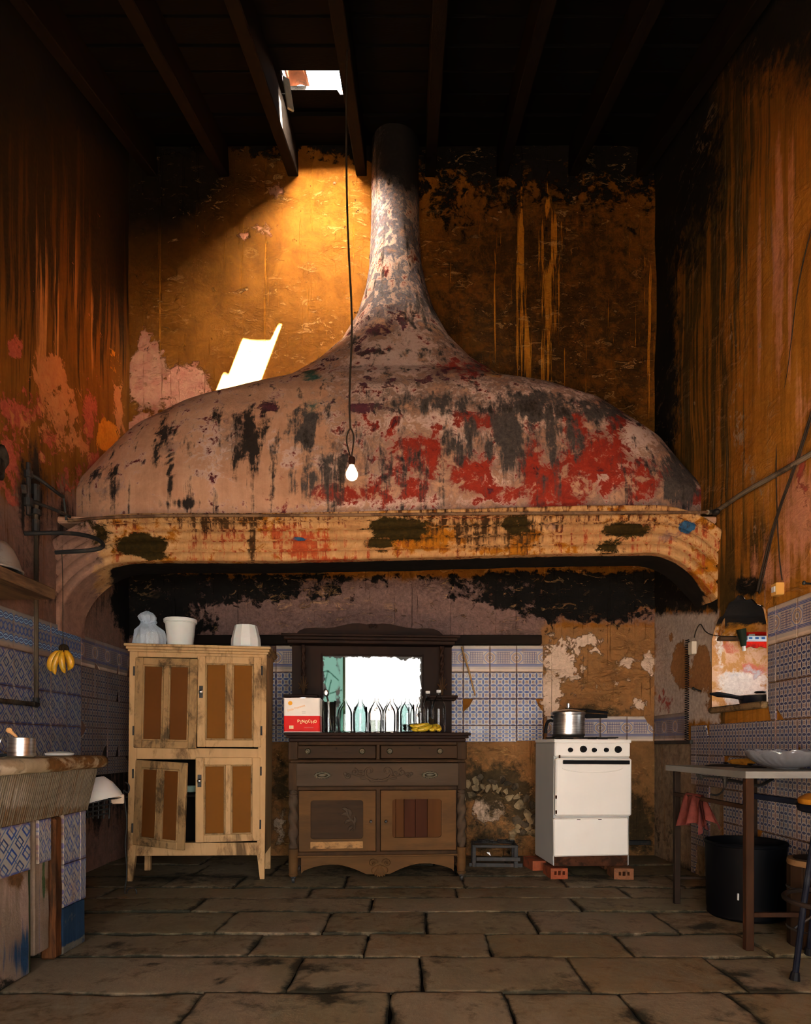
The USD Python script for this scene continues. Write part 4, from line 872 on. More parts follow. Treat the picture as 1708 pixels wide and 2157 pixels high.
for s in (-1, 1):
    q = lambda x, z: (s * x, -.028, .703 + z)
    car += [tube(spline([q(.0, -.036), q(.05, -.030), q(.09, -.012), q(.13, -.006), q(.17, .006), q(.205, .0)], 30), L(.010, .004, 30), 8), tube(spline([q(.07, -.018), q(.085, .012), q(.075, .036), q(.05, .042), q(.04, .026), q(.052, .016)], 26), L(.010, .006, 26), 8),
            scroll(q(.155, .018), .020, 1.2, s, PI / 2, rr=.007), scroll(q(.195, -.006), .016, 1.1, -s, PI, rr=.006), scroll(q(.115, .010), .016, 1.0, -s, 0, rr=.006),
            ell(q(.03, -.040), (.03, .006, .010)), ell(q(.095, -.022), (.026, .006, .009)), ell(q(.06, .028), (.014, .006, .022)), ell(q(.215, .006), (.012, .005, .012), 1), ell(q(.135, .018), (.010, .005, .016), 1)]
obj('carved_scrolls', car, m_oakg, bd)
# doors: the left one keeps its panel, the right one is mended with boards
def frame_door(x0, x1, z0, z1, ox0, ox1, oz0, oz1, y=-.008):
    op = sg.box(ox0, oz0, ox1, oz1).buffer(-.02).buffer(.02)
    return move(prism(sg.box(x0, z0, x1, z1).difference(op), .026), (0, y, 0))
dl = obj('door', frame_door(-.512, -.017, .205, .598, -.438, -.098, .285, .537), m_oakl, sb, label='left sideboard door with a carved leaf')
obj('panel', cbox(-.455, -.085, .006, .016, .27, .55, .001), m_oakh, dl)
lf = [tube(spline([(-.16, .0, .335), (-.155, -.004, .38), (-.185, -.006, .42), (-.205, -.002, .47)], 20), L(.004, .010, 20), 8)]
for ax, az, ln, an in ((-.17, .40, .05, 2.6), (-.165, .385, .045, .5), (-.19, .435, .05, 2.2), (-.185, .43, .05, 1.0), (-.2, .46, .04, 1.7), (-.165, .36, .035, 3.0)):
    lf.append(tube(np.stack([ax + ln * L(0, 1, 10) * np.cos(an + .9 * L(0, 1, 10)), np.full(10, -.002), az + ln * L(0, 1, 10) * np.sin(an + .9 * L(0, 1, 10))], 1), .011 * np.sin(L(.35, 2.9, 10)) + .002, 8))
obj('carved_leaf', lf, m_oakg, dl)
dr_ = obj('door', frame_door(.017, .512, .205, .598, .092, .416, .288, .540), m_oakl, sb, label='right sideboard door mended with bare reddish boards')
for k, (b0, b1, mm) in enumerate(((.075, .115, m_red2), (.115, .170, m_red2), (.170, .245, m_red), (.245, .325, m_red), (.325, .43, m_red2))):
    obj('board', cbox(b0 + .001, b1 - .001, .008 + .002 * (k % 2), .02, .275, .555, .0015), mm, dr_)
for kx, d in ((-.048, dl), (.05, dr_)): obj('knob', [yface(lathe([(0, .028), (.007, .027), (.010, .020), (.006, .012), (.005, 0), (0, 0)], 14), kx, -.008, .398)], m_iron, d)
obj('worn_edge', [cbox(-.44, -.10, -.0095, -.004, .222, .268, .001)], simple('scratched_bare_oak', (140, 104, 66), .7, scale=18, stretch=(1, 1, 2), dirt=(60, 44, 30), dirt_amt=.5, bump=.5), dl)
# apron with a carved shell
xs = L(-.50, .50, 60)
zlow = .062 + .055 * (1 - ((np.abs(xs) - .30) / .22) ** 2).clip(0, 1) - .012 * np.cos(xs * 6) * (np.abs(xs) < .25)
ap = [(-.50, .165), (-.50, .06)] + list(zip(xs[1:-1], zlow[1:-1])) + [(.50, .06), (.50, .165)]
obj('apron', move(prism(ap, .024), (0, 0, 0)), m_oakl, sb)
obj('apron_moulding', cbox(-.53, .53, -.012, .02, .165, .178, .004), m_oakl, sb)
sh = [ell((0.01, -.004, .075), (.055, .014, .035)), scroll((-.035, -.012, .125), .024, 1.1, 1, 0, rr=.009), scroll((.055, -.012, .125), .024, 1.1, -1, PI, rr=.009)]
sh += [tube([(0.01, -.014, .115), (.01 + .05 * math.sin(t), -.012, .075 - .04 * math.cos(t))], .005, 6) for t in L(-1, 1, 7)]
obj('carved_shell', sh, m_oakl, sb)
# corner columns: block, rope twist, turned foot and castor
for s in (-1, 1):
    cx = s * (SW - .008); cy = -.002
    col = obj('corner_post', [cbox(cx - .032, cx + .032, cy - .02, cy + .05, .80, .918, .005), cbox(cx - .030, cx + .030, cy - .016, cy + .05, .60, .782, .005), cbox(cx - .026, cx + .026, cy + .02, cy + .05, .19, .62)], m_oak, sb)
    z_ = L(.225, .565, 120); a = L(0, 2 * PI, 25)[:-1]; ZZ, AA = np.meshgrid(z_, a, indexing='ij')
    bul = .024 + .004 * np.sin(PI * (ZZ - .225) / .34)
    R_ = bul + .0055 * np.sin(2 * AA - s * 62 * ZZ)
    V = np.stack([cx + R_ * np.cos(AA), cy + .004 + R_ * np.sin(AA), ZZ], -1).reshape(-1, 3); i, j = np.meshgrid(np.arange(119), np.arange(24), indexing='ij')
    obj('rope_twist', tm(V, np.stack([i * 24 + j, i * 24 + (j + 1) % 24, (i + 1) * 24 + (j + 1) % 24, (i + 1) * 24 + j], -1).reshape(-1, 4)), m_oakg, col, smooth=True)
    obj('finial', [move(lathe([(0, 0), (.027, 0), (.029, .012), (.022, .018), (.026, .03), (.018, .044), (.008, .06), (0, .064)], 20), (cx, cy + .004, .562))], m_oakg, col)
    obj('turned_foot', [move(lathe([(0, .045), (.024, .045), (.031, .055), (.031, .062), (.027, .066), (.030, .10), (.031, .20), (.033, .205), (.033, .222), (.026, .226), (0, .226)], 24), (cx, cy + .004, 0))], m_oakl, col)
    for yy_ in (cy + .004, DS - .04):
        obj('castor', [move(lathe([(.0, -.009), (.020, -.009), (.022, -.004), (.022, .004), (.020, .009), (0, .009)], 18), (cx, yy_, .022), ry=PI / 2), cbox(cx - .016, cx + .016, yy_ - .012, yy_ + .012, .03, .05, .004)], m_iron, sb)
    obj('rear_leg', cbox(cx - .025, cx + .025, DS - .065, DS - .015, .045, .2), m_oak, sb)
# mirror back
YM = .40                                                # local depth of the mirror frame
fz = lambda y: CH + (VY - y) / F * (SBY + YM)
fx = lambda x: (x - VX) / F * (SBY + YM) - SBX
op = sg.box(fx(690), fz(1547), fx(898), fz(1383))
obj('mirror_frame', move(prism(sg.box(fx(626), .978, fx(962), fz(1358)).difference(op), .03), (0, YM, 0)), m_mahog, sb)
ed = [cbox(fx(690) - .012, fx(690), YM - .012, YM + .01, .978, fz(1378)), cbox(fx(898), fx(898) + .012, YM - .012, YM + .01, .978, fz(1378)), cbox(fx(690) - .012, fx(898) + .012, YM - .012, YM + .01, fz(1383), fz(1383) + .012)]
obj('mirror_moulding', ed, m_mahog, sb)
g = G(); st = g.add('attribute', attribute='st').vector; S = g.add('separate_xyz', vector=st)
p = g.add('texture_coordinate').object; nz = g.noise(p, 14, 8, .7, .4); n2 = g.noise(p, 4, 4, .6)
e1 = g.m('minimum', g.m('minimum', S.x, g.m('subtract', 1.0, S.x)), g.m('multiply_add', g.m('subtract', 1.0, S.y), .75, 0.0))
t = g.m('add', e1, g.m('multiply', g.m('subtract', nz, .5), -.16)); t = g.m('add', t, g.m('multiply', g.m('subtract', n2, .5), -.08))
strip = g.m('absolute', g.m('subtract', g.m('add', S.x, g.m('multiply', g.m('subtract', nz, .5), .12)), .155))
fac = g.m('maximum', g.step(t, .035, .02), g.m('multiply', g.step(strip, .022, .012), g.step(g.noise(p, 5, 3), .42, .5)))
mir = g.add('principled_bsdf', base_color=(.125, .127, .124), metallic=1.0, roughness=.015).BSDF
m_mirror = g.done('foxed_mirror', g.add('mix_closure', fac=fac, closure1=mir, closure2=g.add('principled_bsdf', base_color=lin((22, 18, 15)), roughness=.6).BSDF).closure)
x0, x1, z0, z1 = fx(688), fx(900), .98, fz(1381)
V = np.array([(x0, 0, z0), (x1, 0, z0), (x1, -.016, z1), (x0, -.016, z1), (x0, .004, z0), (x1, .004, z0), (x1, .004, z1), (x0, .004, z1)]) + [0, YM + .012, 0]
uv = [(0, 0), (1, 0), (1, 1), (0, 1)] * 2
obj('mirror', tm(V, [[0, 1, 2, 3], [5, 4, 7, 6], [4, 0, 3, 7], [1, 5, 6, 2], [3, 2, 6, 7], [4, 5, 1, 0]]), m_mirror, sb, smooth=False, uv=uv, label='foxed mirror glass with flaking black edge')
obj('cornice', [cbox(fx(609), fx(973), YM - .17, YM + .05, fz(1349), fz(1344), .004), cbox(fx(614), fx(968), YM - .15, YM + .05, fz(1355), fz(1349), .004), cbox(fx(620), fx(963), YM - .13, YM + .05, fz(1362), fz(1355), .004)], m_mahog, sb)
cz = [(290, 305), (310, 280), (350, 262), (430, 254), (500, 259), (560, 252), (620, 236), (690, 221), (740, 219), (790, 228), (822, 222), (850, 228), (900, 219), (960, 223), (1020, 236), (1080, 247), (1150, 254), (1220, 250), (1270, 252), (1310, 268), (1345, 300), (1360, 322)]
cr_ = [(fx(px_ / 3.416 + 550), fz(py_ / 3.416 + 1250)) for px_, py_ in cz]
obj('crest', [move(prism([(cr_[0][0], fz(1345))] + cr_ + [(cr_[-1][0], fz(1345))], .026), (0, YM - .02, 0)), scroll((fx(790), YM - .026, fz(1322)), .02, 1.0, 1, 0, rr=.005), scroll((fx(800), YM - .026, fz(1322)), .02, 1.0, -1, PI, rr=.005)], m_mahog, sb)
for s, xa, xb, xc in ((-1, 612, 682, 652), (1, 906, 970, 938)):
    obj('side_shelf', [cbox(fx(xa), fx(xb), YM - .12, YM + .01, fz(1472), fz(1466), .004), cbox(fx(xa) + .01, fx(xb) - .01, YM - .10, YM + .01, fz(1476), fz(1472), .003)], m_mahog, sb)
    xx = fx(xc); pts = [(xx, YM - .09, fz(1364)), (xx, YM - .09, fz(1425))]
    z_ = L(fz(1428), fz(1364), 50); a = L(0, 2 * PI, 17)[:-1]; ZZ, AA = np.meshgrid(z_, a, indexing='ij'); R_ = .013 + .004 * np.sin(2 * AA - 110 * ZZ * s)
    V = np.stack([xx + R_ * np.cos(AA), YM - .085 + R_ * np.sin(AA), ZZ], -1).reshape(-1, 3); i, j = np.meshgrid(np.arange(49), np.arange(16), indexing='ij')
    obj('twisted_column', tm(V, np.stack([i * 16 + j, i * 16 + (j + 1) % 16, (i + 1) * 16 + (j + 1) % 16, (i + 1) * 16 + j], -1).reshape(-1, 4)), m_mahog, sb, smooth=True)
    ac_ = [tube(spline([(xx, YM - .075, fz(1466)), (xx + w_ * .4, YM - .09, fz(1450)), (xx + w_, YM - .105, fz(y_))], 12), L(.008, .004, 12), 8) for w_, y_ in ((-.035, 1442), (-.02, 1432), (0, 1428), (.02, 1432), (.035, 1442), (-.03, 1455), (.03, 1455))]
    obj('carved_acanthus', ac_, m_oak, sb)

# ---- things standing on the sideboard
def on_sb(px, depth=.18):                               # on the worktop at local depth, below the photograph's pixel column
    Y = SBY + depth; return ((px - VX) / F * Y, Y, .979)
g = G(); m_tinwhite = simple('tin_cream_print', (222, 206, 190), .4, var=.05); m_tinred = simple('tin_red_print', (190, 34, 30), .4, var=.08)
m_orange = simple('orange_print', (228, 150, 40), .5, var=.05); m_cream_p = simple('cream_print', (236, 206, 150), .5, var=.05); m_greyp = simple('grey_print', (150, 140, 132), .6, var=.05)
tin = thing('cracker_tin', 'red and white cracker tin on the left end of the dark sideboard', 'tin', on_sb(639, .10), 4)
tw, th_, td = .118, .224, .11
red_top = .108
def rbox(w, d, z0, z1, r=.012):
    pg = sg.box(-w, -d, w, d).buffer(-r).buffer(r, quad_segs=5); m = trimesh.creation.extrude_polygon(pg, z1 - z0, engine='earcut'); m.apply_translation((0, 0, z0)); return m
obj('lower_body', rbox(tw, td, .004, red_top), m_tinred, tin); obj('upper_body', rbox(tw, td, red_top, th_ - .004), m_tinwhite, tin)
obj('rim', [rbox(tw + .002, td + .002, 0, .005), rbox(tw + .002, td + .002, th_ - .005, th_)], m_tinwhite, tin)
obj('lid', lathe([(0, .002), (.08, .002), (.086, .006), (.086, .010), (.08, .012), (0, .012)], 32).apply_translation((0, 0, th_ - .004)), m_chrome, tin)
fy = -td - .0006
def on_face(m, x, z, tilt=0.0): return move(move(move(m, ry=0, rz=tilt), rx=PI / 2), (x, fy, z))
obj('lettering', [on_face(text_mesh('Soda Crackers', .0125, .0008), -.092, .135, .30)], m_orange, tin)
obj('sun_print', [on_face(trimesh.creation.cylinder(.014, .0012, sections=24), -.075, .190)], m_orange, tin)
let = []
for k, ch_ in enumerate('PINOCHO'):
    tm_ = text_mesh(ch_, .0185, .0008, True); tm_.apply_translation((-tm_.bounds[0][0], 0, 0)); lx = -.028 if k == 0 else lx + lw_ + .0028; lw_ = tm_.bounds[1][0]
    let.append(on_face(tm_, lx, .060 + (.004, -.003, .003, -.002, .004, -.002, .002)[k], (.1, -.05, .08, 0, .06, -.08, .05)[k] * .5))
obj('brand_lettering', let, m_cream_p, tin)
obj('barcode', [on_face(cbox(-.014, .014, -.010, .010, 0, .0006, 0), -.068, .034)], m_cream_p, tin)
obj('barcode_lines', [on_face(cbox(-.010 + .0034 * k, -.0086 + .0034 * k, -.008, .008, .0006, .0010, 0), -.068, .034) for k in range(7)], m_greyp, tin)
for k in range(3): obj('printed_line', on_face(cbox(-.012, .012, -.0006, .0006, 0, .0006, 0), .012, .136 - .006 * k), m_greyp, tin)
for k in range(2): obj('printed_line', on_face(cbox(-.03, .03, -.0005, .0005, 0, .0006, 0), .045, .034 - .005 * k), m_greyp, tin)

def glassy(name, tint, rough=.02, absorb=None):
    g = G(); f = g.add('fresnel', IOR=1.25).fac
    t = g.add('transparent_bsdf', color=tint).BSDF; gl = g.add('glossy_bsdf', roughness=rough, color=(1, 1, 1)).BSDF
    lw = g.add('layer_weight', blend=.28).facing
    edge = g.add('transparent_bsdf', color=tuple(np.array(tint) * .72)).BSDF
    body = g.add('mix_closure', fac=g.m('power', lw, 2.0), closure1=t, closure2=edge).closure
    return g.done(name, g.add('mix_closure', fac=f, closure1=body, closure2=gl).closure)
m_pet = glassy('clear_bottle_plastic', (.93, .95, .945), .05); m_petg = glassy('greenish_bottle_plastic', (.87, .93, .915), .05); m_petf = glassy('milky_bottle_plastic', (.95, .92, .89), .12)
m_glass = glassy('clear_glass', (.94, .96, .95), .01)
g = G(); m_water = g.done('bottled_water', g.add('mix_closure', fac=g.add('fresnel', IOR=1.2).fac, closure1=g.add('transparent_bsdf', color=(.80, .85, .86)).BSDF, closure2=g.add('glossy_bsdf', roughness=.03).BSDF).closure)
m_cap = simple('white_bottle_cap', (214, 206, 198), .5, var=.04); m_marker = simple('dark_marker', (60, 26, 30), .6)
def bottle(px, top_px, label, w=.052, depth=.20, water=0.0, mat=None, cap=False, digit=None, h=None):
    base = on_sb(px, depth); H_ = h or (CH + (VY - top_px) / F * base[1] - base[2])
    t = thing('water_bottle', label, 'bottle', base, group='bottles in front of the mirror'); r = w
    s_ = H_ / .235
    prof = [(0, .004), (r * .55, .002), (r * .9, .0), (r, .008), (r * .99, .012), (r, .05 * s_), (r, .125 * s_), (r * .97, .145 * s_), (r * .80, .17 * s_), (r * .52, .192 * s_), (r * .30, .207 * s_), (.0135, .214 * s_), (.0135, H_ - .014), (.0165, H_ - .013), (.0165, H_ - .010), (.0130, H_ - .009), (.0130, H_)]
    obj('bottle_body', lathe(prof, 36), mat or m_pet, t, smooth=60)
    if cap: obj('cap', [lathe([(0, H_ + .004), (.0145, H_ + .004), (.0155, H_ + .001), (.0155, H_ - .013), (.0135, H_ - .013)], 24)], m_cap, t)
    if water: obj('water', lathe([(0, .006), (r * .95, .010), (r * .95, water * H_), (0, water * H_)], 32), m_water, t)
    if digit: obj('digit', [move(move(text_mesh(digit, .018, .0008, True), rx=PI / 2), (-.006, -r * .80, .155 * s_))], m_marker, t)
    return t
bottle(726, 1472, 'clear plastic bottle standing leftmost in the row in front of the mirror', .050, mat=m_petg)
bottle(759, 1471, 'greenish full bottle second from the left in front of the mirror', .050, water=.75, mat=m_petg)
bottle(793, 1470, 'bottle marked with a 4 and half full of water', .0505, water=.36, mat=m_petf, digit='4')
bottle(825, 1470, 'milky bottle marked with a 5 in front of the mirror', .050, mat=m_petf, digit='5')
bottle(858, 1470, 'greenish bottle to the right of the one marked 5', .0505, water=.8, mat=m_petg)
bottle(886, 1467, 'narrow ribbed bottle half hidden behind the yellow bananas', .036, mat=m_petf)
bottle(901, 1457, 'slim bottle with a white cap second from the right', .034, depth=.26, cap=True)
bottle(924, 1455, 'slender tall bottle with a white cap rightmost in the row', .048, depth=.16, cap=True)
jr = thing('glass_jug', 'tall clear glass jug with a bent handle between the tin and the bottles', 'jug', on_sb(692, .28))
obj('body', lathe([(0, .006), (.046, 0), (.05, .006), (.047, .12), (.051, .215), (.054, .222), (.0525, .224), (.049, .215), (.045, .12), (.047, .010), (0, .010)], 36), m_glass, jr, smooth=60)
obj('handle', tube(spline([(.048, -.01, .20), (.075, -.02, .215), (.085, -.02, .17), (.078, -.015, .10), (.05, -.01, .06)], 26), .006, 10), m_glass, jr)
kt = thing('spoon', 'metal ladle leaning out of the glass jug beside the mirror', 'spoon', on_sb(692, .28))
obj('spoon', [tube([(.02, 0, .02), (-.01, .02, .23), (-.02, .028, .265)], .004, 8), move(ell((0, 0, 0), (.018, .006, .026)), (-.024, .03, .285))], m_chrome, kt)
pl = thing('plate', 'round dark plate with a bright rim leaning behind the tin', 'plate', tuple(on_sb(660, .31)[:2]) + (1.11,), 0, rx=82)
obj('plate', lathe([(0, .0), (.05, 0), (.068, .012), (.072, .013), (.070, .016), (.048, .005), (0, .005)], 40), simple('dark_plate', (34, 38, 40), .25), pl)
obj('rim', tube(np.stack([.071 * np.cos(L(0, 2 * PI, 41)[:-1]), .071 * np.sin(L(0, 2 * PI, 41)[:-1]), np.full(40, .0145)], 1), .003, 6, closed=True), m_chrome, pl)

g = G(); v = g.add('texture_coordinate').object; n1 = g.noise(v, 22, 6, .7); n2 = g.noise(v, 6, 5, .7)
def banana_mat(name, c1, c2, spots):
    g = G(); v = g.add('geometry').position; n1 = g.noise(v, 60, 6, .7); n2 = g.noise(v, 14, 5, .7)
    col = g.ramp(n2, [(.3, lin(c1)), (.7, lin(c2))]); col = g.mix(g.step(n1, 1 - spots, 1.06 - spots), col, lin((60, 38, 16)))
    return g.done(name, g.pr(base_color=col, roughness=.45))
m_ban = banana_mat('spotted_banana', (150, 126, 24), (206, 164, 32), .42); m_ban2 = banana_mat('hanging_banana', (124, 108, 22), (224, 150, 20), .34); m_stem = simple('banana_stem', (36, 28, 18), .8)
def banana(pts, r=.017):
    c = spline(pts, 22); t = L(0, 1, 22); rr = r * np.clip(np.sin(PI * np.clip(t * .94 + .05, 0, 1)) ** .42, .22, 1); rr[:3] *= [.45, .55, .8]; rr[-2:] *= [.7, .4]
    return tube(c, rr, 7)
bn = thing('banana_bunch', 'bunch of spotted bananas lying at the right end of the sideboard top', 'bananas', on_sb(902, .04))
for pts in ([(.015, 0, .055), (-.03, -.005, .046), (-.08, .0, .040), (-.125, .012, .050)], [(.02, -.01, .05), (-.03, -.03, .030), (-.075, -.035, .018), (-.115, -.02, .022)], [(.025, -.012, .05), (.0, -.045, .03), (-.04, -.062, .018), (-.08, -.06, .018)], [(.03, -.005, .052), (.045, -.03, .035), (.03, -.06, .02), (0, -.075, .018)], [(.03, 0, .05), (.065, -.015, .035), (.07, -.045, .02), (.05, -.07, .017)]):
    obj('banana', banana(pts), m_ban, bn, smooth=50)
obj('stem', [tube(spline([(.015, -.004, .05), (.022, 0, .07), (.014, .004, .092), (.006, .004, .098)], 12), L(.014, .008, 12), 8), tube([(.03, 0, .055), (.035, .005, .088)], .006, 8)], m_stem, bn)

# ---- dark rail on the back wall and a stick leaning by the sideboard
xa, xb = P(408, 0, YB - .06)[0], P(1140, 0, YB - .06)[0]
m_rail = simple('black_wood_rail', (28, 22, 19), .8, scale=5, stretch=(.3, 1, 2), var=.4, bump=.3)
obj('wall_rail', cbox(xa, xb, YB - .085, YB - .004, P(0, 1358, YB - .06)[2], P(0, 1338, YB - .06)[2], .006), m_rail, label='long black wooden rail on the back wall above the tiles', cat='rail')
a, b = P(972, 1362, 5.30), P(1001, 1465, 5.36)
obj('leaning_stick', tube([a, (a + b) / 2 + [.004, 0, 0], b], [.006, .007, .005], 8), simple('pale_stick', (150, 112, 70), .8), label='thin pale stick slanting over the tiles right of the mirror', cat='stick')

# ---- white gas cooker on bricks
m_enam = simple('white_cooker_enamel', (222, 212, 200), .35, var=.03, scale=3, spec=.4)
m_enams = simple('grey_cooker_side', (172, 168, 162), .45, var=.08, scale=3, stretch=(1, 1, .4))
m_rust = simple('rusty_cooker_base', (62, 38, 26), .85, scale=20, var=.4, dirt=(30, 22, 18))
m_blk = simple('black_plastic', (16, 16, 18), .45)
cx_, cyf = 1.222, 4.475
ck = thing('gas_cooker', 'white enamel gas cooker with five black knobs, standing on bricks', 'cooker', (cx_, cyf, .078), 4.0, ry=.35)
w2 = .262; CD = .50; ch = .862
obj('body', [cbox(-w2, w2, .02, CD, .0, ch - .03, .006)], m_enams, ck)
obj('base', cbox(-w2 + .006, w2 - .012, .012, .03, .0, .075, .003), m_rust, ck)
obj('hob_top', cbox(-w2 - .004, w2 + .004, -.002, CD + .002, ch - .03, ch - .006, .008), m_enam, ck)
obj('control_panel', cbox(-w2, w2 - .004, -.004, .03, .738, .835, .008), m_enam, ck)
od = obj('oven_door', cbox(-w2 + .002, w2, -.022, .022, .342, .728, .012), m_enam, ck)
th = L(0, PI, 30)
obj('pressed_swage', [tube(np.stack([-.01 + .205 * np.cos(th), np.full(30, -.0205), .665 - .03 * np.sin(th)], 1), .004, 6)], m_enam, od)
obj('door_handle', [cbox(-w2 + .045, w2 - .025, -.048, -.036, .690, .716, .004), cbox(-w2 + .05, -w2 + .075, -.04, -.018, .695, .711, .003), cbox(w2 - .055, w2 - .03, -.04, -.018, .695, .711, .003)], m_blk, od)
wd = obj('warming_drawer', move(cbox(-.257, .257, -.016, .022, -.128, .128, .012), (-.012, 0, .200), ry=-.014), m_enam, ck, label='drooping white bottom drawer of the cooker')
for kx, kz, r in ((-.157, .784, .0165), (-.068, .790, .0235), (.006, .784, .016), (.089, .785, .016), (.171, .789, .024)):
    kb = obj('knob', [yface(lathe([(0, .024), (r * .7, .024), (r * .8, .022), (r * .95, .006), (r, .004), (r, 0), (0, 0)], 24), kx, -.004, kz), cbox(kx - .003, kx + .003, -.030, -.024, kz - r * .75, kz + r * .75, .001)], m_blk, ck)
for q in ((-.10, .318), (.045, .320)): obj('chip', [cbox(q[0] - .012, q[0] + .012, -.0172, -.016, q[1] - .003, q[1] + .002, .0004)], m_rust, wd)
for kx, kz in ((-.257, .47), (-.256, .37), (-.235, .740)): obj('chip', [cbox(kx - .005, kx + .006, -.0235, -.02, kz - .012, kz + .01, .001)], m_rust, od)
gr = []
for bx in (-.125, .12):
    for by in (.14, .36):
        a_ = L(0, 2 * PI, 25)[:-1]
        gr.append(tube(np.stack([bx + .085 * np.cos(a_), by + .085 * np.sin(a_), np.full(24, ch + .006)], 1), .005, 6, closed=True))
        for t in range(4): gr.append(bar((bx + .03 * math.cos(t * PI / 2 + .8), by + .03 * math.sin(t * PI / 2 + .8), ch + .008), (bx + .11 * math.cos(t * PI / 2 + .8), by + .11 * math.sin(t * PI / 2 + .8), ch + .008), .008))
        gr.append(lathe([(0, ch + .004), (.03, ch + .004), (.034, ch - .006), (0, ch - .006)], 20).apply_translation((bx, by, 0)))
obj('pan_supports', gr, m_iron, ck)
for s in (-1, 1):
    for yv in (.05, CD - .06): obj('foot', cbox(s * (w2 - .04) - .015, s * (w2 - .04) + .015, yv - .015, yv + .015, -.004, .004, .001), m_rust, ck)
m_brick = simple('red_brick', (128, 66, 44), .9, scale=20, var=.3, dirt=(84, 60, 46), dirt_amt=.45, bump=.5)
m_brick2 = simple('brown_brick', (112, 74, 52), .9, scale=20, var=.3, dirt=(74, 58, 46), dirt_amt=.5, bump=.5)
def brick(c, rz, label, mat, holes=True, size=(.115, .20, .072)):
    t = thing('brick', label, 'brick', c, rz, group='bricks under the cooker')
    w_, d_, h_ = size
    face = sg.box(-w_ / 2, 0, w_ / 2, h_)
    if holes: face = face.difference(sg.box(-.034, .028, -.018, .052)).difference(sg.box(-.008, .026, .010, .054)).difference(sg.box(.022, .028, .038, .052))
    obj('brick_body', move(prism(face, d_), (0, 0, 0)), mat, t)
    return t
brick((P(1178, 1851, 4.44)[0], 4.44, 0), 4, 'red hollow brick under the front left corner of the cooker', m_brick)
brick((P(1314, 1853, 4.42)[0], 4.42, 0), -3, 'brown hollow brick under the front right corner of the cooker', m_brick2, size=(.128, .2, .074))
brick((P(1136, 1838, 4.72)[0], 4.72, 0), 8, 'orange red brick under the rear left corner of the cooker', m_brick, holes=False, size=(.10, .22, .072))
brick((1.45, 4.78, 0), 0, 'brick under the rear right corner of the cooker', m_brick2)

m_alu = simple('brushed_aluminium', (190, 186, 180), .30, metal=1.0, var=.12, scale=6, stretch=(1, 1, 14))
m_aludk = simple('sooty_aluminium', (70, 66, 62), .45, metal=.8, var=.3, scale=14)
pc = thing('pressure_cooker', 'aluminium pressure cooker with black handles on the white cooker', 'pressure cooker', (1.118, 4.72, .078 + ch + .014), 8)
R, hp = .115, .165
obj('body', [lathe([(0, 0), (R - .01, 0), (R, .012), (R, hp - .012), (R + .004, hp - .010), (R + .005, hp), (R + .002, hp + .004)], 48)], m_alu, pc)
obj('sooty_bottom', lathe([(0, -.001), (R - .008, -.001), (R + .001, .011), (R + .0012, .020)], 48), m_aludk, pc)
ld = obj('lid', lathe([(R + .006, hp - .004), (R + .007, hp + .006), (R - .004, hp + .014), (R * .6, hp + .026), (.03, hp + .030), (0, hp + .031)], 48), m_alu, pc)
obj('pressure_valve', lathe([(0, hp + .075), (.010, hp + .075), (.012, hp + .07), (.012, hp + .045), (.006, hp + .043), (.005, hp + .028), (0, hp + .028)], 16), m_chrome, ld)
obj('handle', [bar((R - .005, 0, hp - .012), (R + .03, 0, hp - .018), .022, .03), trimesh.convex.convex_hull(np.vstack([cbox(R + .02, R + .03, -.012, .012, hp - .035, hp + .0, .004).vertices, cbox(R + .165, R + .175, -.012, .012, hp - .03, hp - .004, .004).vertices])), bar((-.02, 0, hp + .036), (R + .02, 0, hp + .03), .018, .006), trimesh.convex.convex_hull(np.vstack([cbox(R + .02, R + .06, -.011, .011, hp + .01, hp + .03, .004).vertices, cbox(R + .17, R + .178, -.010, .010, hp + .0, hp + .016, .003).vertices]))], m_blk, pc)
obj('side_handle', [tube(spline([(-R + .002, 0, hp - .055), (-R - .03, 0, hp - .055), (-R - .045, 0, hp - .08), (-R - .05, 0, hp - .14)], 16), L(.010, .012, 16), 10), bar((-R - .012, 0, hp - .02), (-R + .004, 0, hp - .03), .016, .012)], m_blk, pc)

# ---- old black gas burner on the floor between sideboard and cooker
gb = thing('gas_ring', 'old black cast iron gas ring stove on the floor left of the cooker', 'gas stove', tuple(P(1046, 1835, 4.86)[:2]) + (0,), -3)
gp = []
for x_ in (-.165, .14):
    for y_ in (0, .2): obj('leg', bar((x_, y_, 0), (x_, y_, .165), .028), m_iron, gb)
obj('frame', [bar((-.165, 0, .155), (.14, 0, .155), .03, .02), bar((-.165, .2, .155), (.14, .2, .155), .03, .02), bar((-.165, 0, .155), (-.165, .2, .155), .02), bar((.14, 0, .155), (.14, .2, .155), .02), bar((-.15, -.02, .065), (.17, -.02, .065), .012, .03), bar((-.2, .02, .015), (.19, .02, .015), .03, .03)], m_iron, gb)
obj('burner', [tube(np.stack([bx + rr_ * np.cos(L(0, 2 * PI, 25)[:-1]), .1 + rr_ * np.sin(L(0, 2 * PI, 25)[:-1]), np.full(24, zz)], 1), .009, 6, closed=True) for bx in (-.08, .07) for rr_, zz in ((.055, .175), (.03, .18))], m_iron, gb)
obj('spokes', [bar((bx + .015 * math.cos(t), .1 + .015 * math.sin(t), .186), (bx + .07 * math.cos(t), .1 + .07 * math.sin(t), .186), .008) for bx in (-.08, .07) for t in L(0, 2 * PI, 6)[:-1]], m_iron, gb)
obj('tap', [tube([(-.06, -.02, .11), (-.06, -.05, .11)], .008, 8), bar((-.075, -.052, .12), (-.045, -.052, .095), .008)], m_chrome, gb, label='bright tap lever of the gas ring')
# floor beam behind
obj('iron_bar', cbox(1.55, 1.93, YB - .06, YB + .004, .09, .125, .004), m_iron, label='dark iron bar low on the back wall right of the cooker', cat='bar')

